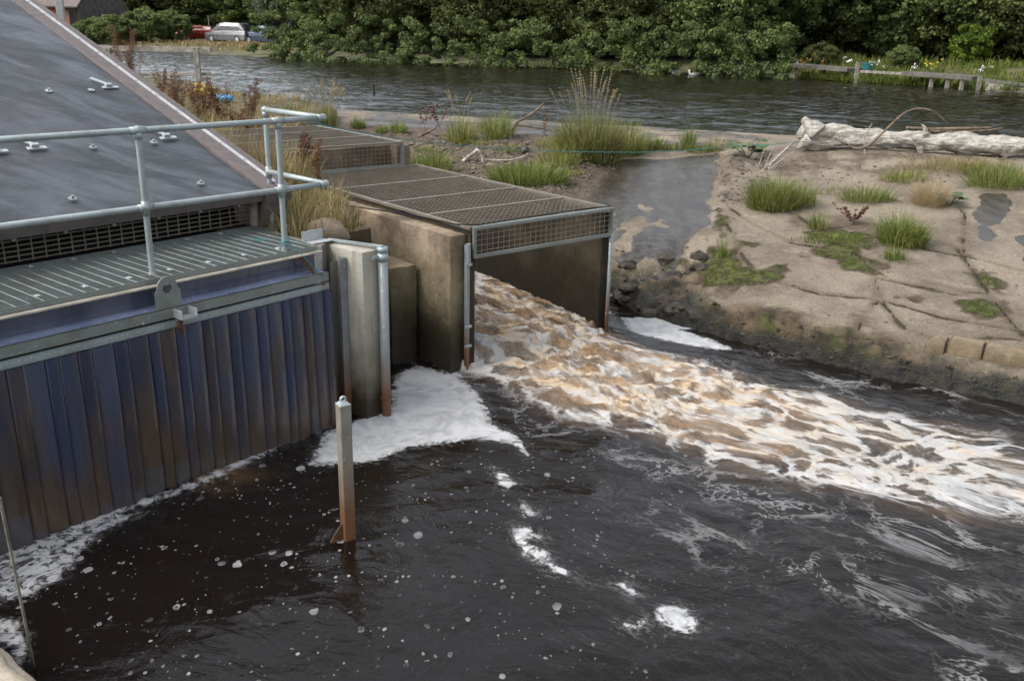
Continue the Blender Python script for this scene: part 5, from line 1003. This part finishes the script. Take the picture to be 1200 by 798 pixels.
clump(513, 200, 200, .22, .38, 'yellow-green tuft beside the corner of the rear mesh box', .011, .6, .8, .2); clump(487, 196, 70, .12, .3, 'small light green tuft touching the rear mesh box', .011, .5, .8, .1)
clump(420, 150, 160, .14, .22, 'small dark green tuft nearest the handrail end on the wet weir', .011, .5, .6, .05); clump(448, 155, 110, .13, .17, 'first of two low green tufts on the wet weir', .011, .6, .6, .05); clump(467, 154, 150, .17, .22, 'second, wider low green tuft on the wet weir', .011, .6, .6, .05)
clump(383, 156, 260, .20, .56, 'tall reed clump with pale dry tops in front of the pool', .012, .12, .15, .4, heads=24, ell=(1, .7)); clump(352, 150, 120, .22, .45, 'short reeds left of the tall reed clump', .012, .3, .4, .3)
clump(762, 176, 150, .24, .26, 'low leafy green row plant at the top of the wet chute', .02, .6, .4, .1, ell=(1.4, .5)); clump(790, 176, 130, .2, .2, 'low yellow-green tuft in the middle of the chute top', .013, .7, .7, .4, ell=(1.4, .5)); clump(806, 174, 70, .12, .42, 'thin upright dark green tuft on the chute top', .011, .25, .4, .1); clump(826, 178, 150, .24, .2, 'dark green tuft at the right end of the chute top', .014, .7, .6, .1, ell=(1.4, .5)); clump(838, 176, 60, .14, .34, 'pale pinkish dry grass at the right end of the chute top', .008, .3, .5, 1., 'grass_dry')
clump(905, 244, 620, .33, .48, 'large fresh green clump with brown foot below the log end', .012, .42, .95, .22, ell=(1.15, .8)); clump(938, 240, 160, .22, .36, 'right part of lighter grass beside the large clump below the log end', .010, .5, .8, .1)
clump(1052, 286, 420, .24, .42, 'bright green clump on the slab right of centre', .011, .5, .9, .15); clump(1070, 288, 120, .16, .30, 'reed-like tuft beside the bright green clump', .012, .3, .5, .1)
clump(1016, 236, 260, .26, .26, 'small light green tuft above the bright clump', .011, .55, .8, .15, ell=(1.5, .7)); clump(1088, 240, 420, .22, .46, 'bushy ginger dry grass below the log', .006, .4, 1.0, 1., 'grass_dry'); clump(1058, 212, 200, .24, .22, 'yellow-green tuft just below the log', .012, .6, .8, .4, ell=(1.5, .7))
clump(1110, 198, 400, .55, .28, 'pale straw grass lying against the lower side of the log', .006, .8, 1., 1., 'grass_dry', ell=(1.6, .5)); clump(1180, 218, 420, .45, .34, 'green weeds with yellow flowers at the right edge below the log', .014, .6, .6, .2, ell=(1.4, .6)); clump(1135, 198, 300, .5, .22, 'tangled green and straw grass tight against the log', .009, .7, .9, .5, ell=(1.8, .5)); clump(985, 226, 110, .3, .16, 'sparse low grass between the large clump and the light green tuft', .009, .7, .8, .4, ell=(1.6, .7)); clump(1148, 204, 160, .3, .2, 'green low weeds under the right part of the log', .012, .7, .6, .1)
clump(958, 268, 110, .14, .24, 'thin grey-green sprig on the slab left of the bright clump', .009, .4, .5, .2); clump(846, 302, 50, .05, .30, 'single thin light green sprout near the chute edge', .007, .3, .4, .1); clump(975, 282, 120, .35, .10, 'low dark leafy weed along a slab crack', .016, .9, .5, .05, ell=(1.6, .6)); clump(1048, 305, 60, .12, .20, 'bluish green weed in the moss below the bright clump', .012, .6, .4, 0)
dock(1000, 262, .3, 'low reddish weed stems on the slab above the moss', n=9, spread=.35, group=None, ap=True)
for k, (px, py, h) in enumerate([(497, 152, .6), (515, 148, .55)]): dock(px, py, h, ['reddish dead stem leaning left on the wet weir', 'reddish dead stem leaning right on the wet weir'][k], n=3, spread=.3, group='dead stems on the weir', ap=True)
dock(637, 172, .8, 'single dark red dead stem right of the leaning branch', n=1, spread=.02, group='dead stems on the weir', ap=True)
for k, (px, py, n, r, h, lb) in enumerate([(532, 208, 90, .2, .12, 'sparse low weeds on the earth behind the cage, left of the forked branch'), (600, 176, 120, .25, .14, 'low weeds on the earth below the leaning branch'), (645, 170, 120, .22, .2, 'low straw weeds just left of the biggest clump'), (560, 168, 90, .25, .12, 'flat weeds under the small upright clumps'), (500, 176, 80, .2, .12, 'flat weeds behind the rear mesh box corner'), (668, 205, 90, .2, .14, 'low weeds at the top left of the wet chute'), (592, 205, 160, .3, .2, 'left foot of the low leafy clump behind the cage')]):
    clump(px, py, n, r, h, lb, .013, .8, .7, .35, ell=(1.4, .8))
# big-leaf plant
def bigleaf(px, py, n, s, lb):
    p = on_apron(px, py); root = empty('butterbur_plant', p, lb, 'plant', 'broad leaved plants on the weir'); g = np.random.default_rng(int(px))
    for k in range(n):
        a = k*2.4+g.uniform(-.3, .3); r = s*g.uniform(.5, 1.3); c = p+np.array([cos(a)*r, sin(a)*r, s*g.uniform(.5, 1.1)]); m_ = MB(); nn = 14; V = [c]
        for ring, rr in ((1, .5), (2, 1.)):
            for j in range(nn): t = 2*pi*j/nn; rad = s*.42*rr*(1+.12*sin(3*t)+.06*sin(7*t))*(1-.45*(cos(t-a-pi) > .92)); V.append(c+np.array([cos(t)*rad, sin(t)*rad, -.22*rad*ring/2+.05*s*cos(2*(t-a))]))
        T_ = [[0, 1+j, 1+(j+1) % nn] for j in range(nn)]; Q_ = [[1+j, 1+nn+j, 1+nn+(j+1) % nn, 1+(j+1) % nn] for j in range(nn)]
        m_.add(np.array(V), Q_, T_); m_.build('leaf', M['leaf_g'], root, True)
        m_ = MB(); m_.tube([p, (p+c)/2+np.array([0, 0, .02]), c-Z*.004], .006, 5); m_.build('leaf_stalk', M['leaf_g'], root)
M['leaf_g'] = simple('broad_leaf', (.07, .105, .03), .5, 0, .3, 12)
bigleaf(876, 186, 11, .36, 'broad leaved green plant at the crest left of the log end'); bigleaf(1113, 242, 7, .22, 'small broad leaved plant at the foot of the ginger dry grass')
# moss tufts (relief over the moss stains)
g = np.random.default_rng(2); sel = np.where((moss > .6) & (fbm(ax_*4, ay__*4, 3, 4) > .02) & (g.uniform(size=len(moss)) < .8))[0]; P = np.stack([ax_, ay__, az_], 1)[sel]
n = len(P)*14; P = np.repeat(P, 14, 0)+g.normal(size=(n, 3))*[.022, .022, 0]; a = g.uniform(0, 6.28, n); l = g.uniform(.008, .022, n); t2 = np.stack([np.cos(a), np.sin(a), a*0], 1)
V_ = np.stack([P-t2*.004, P+t2*.004, P+g.normal(size=(n, 3))*.007+Z*l[:, None]], 1).reshape(-1, 3)
o = mesh_np('moss', V_, np.arange(n*3).reshape(n, 3), M['moss'], None, False, {'tint': ('FLOAT', np.repeat(g.uniform(0, .9, n), 3))}); tag(o, 'bright green moss growing on the concrete slab', 'moss', kind='stuff')
# loose gravel and rubble
def rocks(name, pts, rs, mat, label, seed=0, kind='stuff'):
    g = np.random.default_rng(seed); ico = [];
    import bmesh
    bm = bmesh.new(); bmesh.ops.create_icosphere(bm, subdivisions=2, radius=1); bv = np.array([v.co[:] for v in bm.verts]); bf = np.array([[v.index for v in f.verts] for f in bm.faces]); bm.free()
    V = []; T_ = []; o = 0
    for p, r in zip(pts, rs):
        sc_ = g.uniform(.6, 1.3, 3)*[1, 1, .6]; v = bv*sc_; v = np.sign(v)*np.abs(v)**.8*(1+.5*pn(bv[:, 0]*1.6+o, bv[:, 1]*1.6, bv[:, 2]*1.6))[:, None]; V.append(p+v*r); T_.append(bf+o); o += len(bv)
    ob = mesh_np(name, np.concatenate(V), np.concatenate(T_), mat, None, False); tag(ob, label, name.split('_')[-1], kind=kind); return ob
M['stone'] = simple('river_stone', (.16, .13, .10), .85, 0, .5, 7, .5, .02, col2=(.05, .04, .032)); M['stone_wet'] = simple('wet_river_stone', (.065, .052, .038), .7, 0, .4, 7, .5, .02, col2=(.022, .019, .014), spec=.3)
g = np.random.default_rng(8); pts = []; rs = []
for k in range(900):
    px, py = g.uniform(475, 720), g.uniform(158, 228); q = on_apron(px, py); t, s = ts(q[0], q[1])
    if t < -1.5+.1*g.normal() and s > 1.9 and s < 9.5: pts.append(q); rs.append(g.uniform(.015, .05) if g.uniform() < .93 else g.uniform(.05, .12))
for k in range(260):
    q = on_apron(g.uniform(838, 900), g.uniform(182, 240)); pts.append(q); rs.append(g.uniform(.012, .04))
for k in range(160):
    q = on_apron(g.uniform(930, 1190), g.uniform(185, 215)); pts.append(q); rs.append(g.uniform(.01, .035))
for k in range(1500):
    px, py = g.uniform(800, 1200), g.uniform(200, 405); q = on_apron(px, py); t, s = ts(q[0], q[1])
    if t > .3 and s > 2 and pn(q[0]*1.2, q[1]*1.2, 40) > -.15: pts.append(q); rs.append(g.uniform(.004, .012) if g.uniform() < .95 else g.uniform(.012, .028))
rocks('loose_gravel', pts, rs, M['stone'], 'loose stones and gravel scattered on the weir', 1)
pts = []; rs = []
for k in range(110):
    px = g.uniform(722, 1200); q = on_apron(px, np.interp(px, [720, 800, 900, 1000, 1100, 1200], [345, 362, 388, 410, 428, 445])+g.normal()*9); pts.append(q-Z*.01); rs.append(g.uniform(.01, .04))
for k in range(110): q = on_apron(g.uniform(722, 830), g.uniform(290, 372)); pts.append(q-Z*.02); rs.append(g.uniform(.015, .06) if k % 8 else .12)
rocks('wet_rubble', pts, rs, M['stone_wet'], 'dark wet rubble along the broken foot of the weir', 2)
M['slabstone'] = concrete('edge_block_stone', (.24, .19, .125), (.12, .09, .055), sc=1.6)
for k, (px, py, sx, sz, lb) in enumerate([(1094, 412, .22, .17, 'small brown kerb block at the slab edge, leftmost of three'), (1129, 418, .36, .20, 'rounded brown kerb block at the slab edge, middle of three'), (1180, 427, .50, .21, 'longest brown kerb block at the slab edge near the right picture border')]):
    p = az(px, py, .30); dirx = np.array([.86, -.51, 0]); diry = np.array([.51, .86, 0])
    o = disp_block('edge_block', M['slabstone'], p-dirx*sx*.5-Z*sz*.5, dirx*sx, diry*.45, Z*sz, .02, None, seed=40+k*5); tag(o, lb, 'block', 'kerb blocks along the slab edge')
# ------------------------------------------------------------------ driftwood log
def bark_white():
    m, t, b = mat_new('bleached_driftwood'); n = NB(t); v = n.co((1.2, 12, 12), kind='world', rot=(0, 0, .12))
    base = n.mix(n.ss(n.noise(v, 2, 6, .65), .35, .65), (.26, .23, .19), (.62, .59, .53)); base = n.mix(n.ss(n.noise(n.co(kind='world'), 3, 5, .6), .56, .7, 0., .7), base, (.26, .19, .13))
    t.links.new(base, b.inputs['Base Color']); b.inputs['Roughness'].default_value = .85; t.links.new(n.bump(n.noise(v, 4, 6, .7), 1., .05), b.inputs['Normal']); return m
M['drift'] = bark_white(); M['drift_brown'] = simple('brown_dead_branch', (.20, .15, .10), .85, 0, .4, 12, .6)
def wob_tube(pts, r, seed=0, n=18, m=60, amp=.12):
    P = np.asarray(pts, float); k = np.linspace(0, len(P)-1, m); Pi = np.stack([np.interp(k, np.arange(len(P)), P[:, i]) for i in range(3)], 1)
    ker = np.ones(5)/5; Ps = Pi.copy(); 
    for i in range(3): Ps[2:-2, i] = np.convolve(Pi[:, i], ker, 'valid')
    ri = np.interp(k, np.arange(len(P)), np.broadcast_to(r, (len(P),))); mb = MB(); mb.tube(Ps, ri, n); V = mb.v[0]; c = np.concatenate([np.repeat(Ps, n, 0), Ps[:1], Ps[-1:]]); d = V-c; L_ = np.linalg.norm(d, axis=1)[:, None]+1e-9
    rr = np.concatenate([np.repeat(ri, n), [0, 0]]); V = V+d/L_*(rr*amp*(fbm(V[:, 0]*3/max(ri.max(), .08)*.15+seed, V[:, 1]*4, V[:, 2]*4+seed, 4)))[:, None]; mb.v[0] = V; return mb
lg0 = az(940, 160, 1.66); LY = lg0[1]
lp_ = [ay(x, y, LY-(x-940)*.0042) for x, y in [(936, 153), (950, 160), (975, 160), (1010, 161), (1050, 164), (1100, 167), (1150, 169), (1205, 172), (1300, 176)]]
log = empty('driftwood_log', lp_[3], 'huge bleached driftwood tree trunk lying across the weir crest', 'log')
wob_tube(lp_, [.11, .23, .21, .185, .168, .17, .165, .17, .17], 1, 48, 300, .42).build('trunk', M['drift'], log, True)
for (pts, rr) in [([(956, 156), (948, 147), (941, 139)], [.16, .12, .05]), ([(950, 163), (942, 168), (936, 174)], [.14, .10, .04]), ([(962, 152), (956, 146), (950, 142)], [.12, .08, .03]), ([(1078, 172), (1080, 182), (1073, 188)], [.07, .045, .02]), ([(1175, 178), (1178, 184), (1174, 187)], [.08, .05, .02]), ([(1085, 158), (1084, 150), (1080, 146)], [.06, .035, .012])]:
    P = [ay(x, y, LY-(x-940)*.0042-.12) for x, y in pts]; wob_tube(P, rr, int(pts[0][0]), 10, 14, .2).build('root_stub', M['drift'], log, True)
def branch(name, pts, rr, lb, Y=None, mat='drift_brown', group=None, offs=0, **k):
    P = [ay(x, y, Y+(i*offs)) for i, (x, y) in enumerate(pts)]; o = wob_tube(P, rr, int(pts[0][0]), 8, 50, .25).build(name, M[mat], None, True); return tag(o, lb, 'branch', group)
branch('arched_branch', [(994, 171), (1005, 176), (1018, 171), (1032, 158), (1046, 145), (1058, 133), (1074, 127), (1091, 129), (1102, 137), (1112, 146)], [.022, .026, .027, .025, .023, .02, .017, .014, .010, .006], 'curved brown branch arching over the log', LY-.85)
branch('thin_branch', [(1012, 202), (1014, 178), (1012, 165), (1016, 155), (1022, 145)], [.018, .016, .014, .012, .008], 'thin upright grey branch crossing in front of the log', LY-.75, 'drift')
branch('dead_branch', [(1062, 150), (1090, 152), (1130, 151), (1162, 150)], [.03, .035, .03, .02], 'brown branch lying along the top back of the log', LY+.1); branch('dead_branch', [(1090, 154), (1125, 155), (1160, 153), (1175, 150)], [.02, .022, .02, .01], 'second brown branch lying just below the first behind the log', LY-.05)
branch('bleached_branch', [(896, 219), (897, 205), (905, 190), (918, 178), (930, 166)], [.025, .028, .026, .022, .015], 'bleached branch leaning from the log end down to the big clump', LY-1.0, 'drift'); branch('dead_twig', [(880, 213), (893, 200), (910, 185), (926, 172)], [.008, .01, .01, .006], 'thin twig left of the bleached branch', LY-1.0, 'drift'); branch('dead_twig', [(886, 222), (900, 200), (915, 188), (932, 176)], [.006, .009, .008, .005], 'thin twig crossing the bleached branch', LY-1.1, 'drift')
for k in range(9):
    x0, y0 = rt_.uniform(878, 905), rt_.uniform(196, 222); x1, y1 = x0+rt_.uniform(10, 38), y0-rt_.uniform(12, 40)
    branch('dead_twig', [(x0, y0), (x0+(x1-x0)*.3, y0+(y1-y0)*.4+3), (x0+(x1-x0)*.7, y0+(y1-y0)*.65-2), (x1, y1)], [.006, .009, .008, .004], 'thin dry twig in the tangle left of the log end', LY-1.1+rt_.uniform(-.2, .2), 'drift_brown' if k % 2 else 'drift', 'dry twigs beside the log end')
q = on_apron(598, 160); branch('leaning_branch', [(598, 162), (602, 152), (606, 143), (616, 138), (624, 133), (632, 127), (637, 121)], [.03, .036, .034, .028, .026, .022, .014], 'knobbly branch leaning up against the pool behind the small clumps', q[1])
branch('leaning_branch', [(606, 147), (622, 149), (640, 152), (650, 155)], [.02, .02, .016, .008], 'thin side branch lying right of the leaning branch', q[1]+.1)
q = on_apron(550, 190); branch('forked_branch', [(542, 190), (549, 184), (556, 179), (560, 175)], [.03, .036, .036, .03], 'thick pale forked branch behind the culvert cage', q[1], 'drift'); branch('forked_branch', [(560, 176), (566, 184), (566, 192), (560, 200), (561, 208), (572, 215), (578, 219)], [.026, .03, .026, .02, .018, .014, .01], 'crooked pale twig running down to the cage side', q[1]-.15, 'drift'); branch('forked_branch', [(566, 187), (580, 188), (598, 188), (610, 185), (619, 180)], [.016, .016, .014, .012, .008], 'pale twig reaching right into the low leafy clump', q[1]-.1, 'drift'); branch('forked_branch', [(546, 210), (553, 203), (560, 197)], [.010, .012, .012], 'short thin pale twig beside the cage edge', q[1]-.3, 'drift')
branch('dead_branch', [(487, 163), (497, 157), (508, 152), (514, 146)], [.02, .024, .02, .012], 'small grey branch below the two reddish stems', on_apron(500, 158)[1])
# ------------------------------------------------------------------ teal rope
rp = [el+Z*2.1, ay(403, 152, 13.5), ay(470, 163, 15), ay(560, 173, 16.6), ay(660, 178, 17.2), ay(740, 179, 17.6), ay(800, 177, 18.0), ay(850, 172, 18.3), ay(900, 170, LY-.4), ay(945, 166, LY-.35)]
rp = rp[1:]; rp.insert(0, ay(366, 143, 12.6)); mb = MB(); mb.tube(np.array(rp), .006, 6); tag(mb.build('teal_rope', M['rope'], smooth=True), 'thin teal rope strung across the weir to the log', 'rope')
g = np.random.default_rng(1); c0 = P1+Z*1.72; W_ = [c0+np.array([.045*cos(t*2.3), .045*sin(t*2.3), .02+.012*sin(t*1.7)+.004*t]) for t in np.linspace(0, 9, 40)]+[B(.06, -.13, 1.68), B(.2, -.17, 1.50), B(.26, -.19, 1.44)]
mb = MB(); mb.tube(W_, .004, 5); tag(mb.build('rope_tie', M['rope'], smooth=True), 'teal twine knotted round the foot of the handrail corner post', 'rope')
m_ = MB(); c1 = az(304, 282, 1.71); m_.tube([c1+np.array([.05*cos(t)*(1+.3*sin(3*t)), .03*sin(t), .008+.006*sin(5*t)]) for t in np.linspace(0, 7, 26)], .004, 5); tag(m_.build('rope_scrap', M['rope'], smooth=True), 'small scrap of teal twine lying on the grating', 'rope')
# ------------------------------------------------------------------ far jetty and garden
def deck(pts, posts_, lb, thick=.16, zt=None):
    P = [az(x, y, 2.15) if 0 else ay(x, y, Y) for x, y, Y in pts]; root = empty('jetty', P[0], lb, 'jetty', 'jetties of the far garden'); m_ = MB()
    for a, b in zip(P[:-1], P[1:]): m_.bar(a+np.array([0, .5, 0]), b+np.array([0, .5, 0]), 1.2, thick)
    m_.build('deck', M['wood_pale'], root)
    for (x, y, Y, top) in posts_: p = ay(x, y, Y); m_ = MB(); m_.box([p[0]-.07, p[1]-.2, .6], [.14, 0, 0], [0, .14, 0], [0, 0, top-.6]); m_.build('post', M['wood_grey'], root)
    return root
M['wood_pale'] = simple('pale_jetty_boards', (.13, .12, .105), .85, 0, .25, 5)
ja = lambda x, y: az(x, y, 1.34)[1]
Yj = [ja(940, 92), ja(1004, 97), ja(1068, 101), ja(1150, 106)]
deck([(932, 77, Yj[0]), (1006, 83, Yj[1])], [(932, 80, Yj[0], ay(932, 70, Yj[0])[2]), (1003, 83, Yj[1], ay(1003, 73, Yj[1])[2]), (965, 83, Yj[0]-.5, ay(965, 80, Yj[0])[2])], 'left dark timber jetty of the far garden, partly overgrown')
deck([(1068, 87, Yj[2]), (1152, 92.5, Yj[3])], [(x, 90, np.interp(x, [1068, 1150], Yj[2:]), ay(x, 89, np.interp(x, [1068, 1150], Yj[2:]))[2]) for x in (1091, 1110, 1127, 1147)], 'right pale timber jetty on four posts below the flowers')
m_ = MB(); m_.bar(ay(1008, 84, Yj[1]), ay(1066, 87, Yj[2]), .3, .1); tag(m_.build('plank', M['wood_grey']), 'low plank edging between the two far jetties', 'plank')
for k, (a, b) in enumerate([((1152, 94), (1225, 103)), ((1156, 99), (1225, 110)), ((1156, 104), (1225, 115))]):
    m_ = MB(); m_.bar(ay(*a, ja(1150, 106)-.1*k), ay(*b, ja(1225, 110)-.1*k), .25, .12+.05*k); tag(m_.build('bank_timber', M['wood_grey'] if k else M['wood_pale']), ['top sloping timber of the far bank edge at the right', 'middle grey timber of the far bank edge', 'lowest timber of the far bank edge at the waterline'][k], 'timber')
g = np.random.default_rng(77); L = []
for k in range(420):
    px = g.uniform(925, 1240); Yw = np.interp(px, [930, 1000, 1080, 1150, 1240], [Yj[0], Yj[1], Yj[2], Yj[3], ja(1240, 111)]); d = g.uniform(.4, 7); p = ay(px, 80, Yw+d); z = far_z(p[0], p[1])
    L.append(blades([p[0], p[1], z-.1], 26, .38, g.uniform(.35, .95), .05, .5, .5, k, tint=(0, .75) if g.uniform() < .8 else (.5, 1)))
for k in range(80):
    px = g.choice([g.uniform(940, 1000), g.uniform(1015, 1070), g.uniform(1070, 1090), g.uniform(1150, 1235)]); Yw = np.interp(px, [930, 1000, 1080, 1150, 1240], [Yj[0], Yj[1], Yj[2], Yj[3], ja(1240, 111)]); p = ay(px, 90, Yw+.1); L.append(blades([p[0], p[1]-.1, 1.4], 30, .35, g.uniform(.3, .7), .05, .6, .6, k+900, tint=(0, .7)))
o = veg('garden_plants', L, M['grass']); tag(o, 'dense mixed green planting of the far garden above the jetties', 'plants', kind='stuff')
FL = [('flower_o', 938, 970, 64, 74, 8, 'orange'), ('flower_w', 985, 998, 66, 73, 7, 'white'), ('flower_w', 1020, 1036, 70, 79, 9, 'white'), ('flower_w', 1062, 1074, 74, 82, 6, 'white'), ('flower_y', 1084, 1105, 68, 82, 14, 'golden yellow'), ('flower_w', 1148, 1164, 77, 84, 7, 'white')]
FLB = ['cluster of orange flowers at the left end of the far garden', 'white flowers above the left jetty', 'white flowers between the two jetties', 'small white flowers left of the yellow ones', 'golden yellow flowers above the pale jetty', 'white flowers right of the pale jetty']
for k, (mt, x0, x1, y0, y1, n, c) in enumerate(FL):
    cs = []
    for j in range(n): px = g.uniform(x0, x1); Yw = np.interp(px, [930, 1000, 1080, 1150, 1240], [Yj[0], Yj[1], Yj[2], Yj[3], 44]); cs.append(ay(px, g.uniform(y0, y1), Yw+g.uniform(.3, 1.5)))
    cs = np.array(cs); V_, Q_, T__ = leafcloud(cs, .06, 7, .045, k); root = empty('flowering_plant', cs.mean(0), FLB[k], 'flowers', 'flowers of the far garden'); mesh_np('flower_heads', V_, Q_, M[mt], root)
    m_ = MB()
    for c_ in cs: m_.tube([c_-Z*.9+np.array([0, .1, 0]), c_], .012, 4)
    m_.build('stems', M['leaf_g'], root)
M['teal_tub'] = simple('teal_tub_plastic', (.02, .14, .15), .5)
p = ay(1017, 80, Yj[1]+.8); m_ = MB(); m_.tube([p-Z*.22, p, p+Z*.2], [.24, .27, .3], 14); m_.tube([p+Z*.19, p+Z*.23], .32, 14); tag(m_.build('garden_tub', M['teal_tub']), 'small teal plastic tub in the far garden', 'tub')
# birds on the water
def bird(px, py, L_, lb, dark=False):
    p = az(px, py+1.5, 1.34); o = empty('water_bird', p, lb, 'bird', 'birds floating by the far bank'); tt = np.linspace(0, 1, 9); m_ = MB()
    m_.tube(np.stack([p[0]+(tt-.5)*L_, p[1]+tt*0, p[2]+.03+.05*np.abs(tt-.4)*2], 1), L_*.22*np.sin(np.pi*np.clip(tt, .06, .97))**.7, 10); m_.build('body', M['white_paint'] if not dark else M['galv_dull'], o, True)
    m_ = MB(); m_.tube([p+np.array([-.36*L_, 0, .06]), p+np.array([-.44*L_, 0, .14]), p+np.array([-.45*L_, 0, .22])], [.05, .04, .035], 8); m_.ball(p+np.array([-.47*L_, 0, .24]), .05, (1.2, .8, .9), 8); m_.build('head', M['white_paint'], o, True)
    m_ = MB(); m_.tube([p+np.array([-.52*L_, 0, .24]), p+np.array([-.66*L_, 0, .225])], [.018, .005], 6); m_.build('beak', M['flower_o'], o)
bird(793, 86, .5, 'left grey-white bird floating near the far bank'); bird(814, 87.5, .62, 'long low grey-white bird right of the first', True); bird(838, 88, .26, 'small bright white bird, rightmost of the floating birds')
p = az(439, 110, 1.34); m_ = MB(); m_.tube([p-Z*.2, p+np.array([-.03, 0, .32])], .03, 6); tag(m_.build('water_stake', M['dark']), 'short dark stake sticking out of the pool', 'stake')
# waterside dead trunk
p = az(372, 70, 1.4); m_ = MB(); m_.tube([p, p+np.array([.9, .2, .45]), p+np.array([1.5, .3, .8])], [.18, .14, .06], 8); tag(m_.build('dead_stump', M['wood_grey'], smooth=True), 'grey dead wood at the water edge below the willow', 'stump')
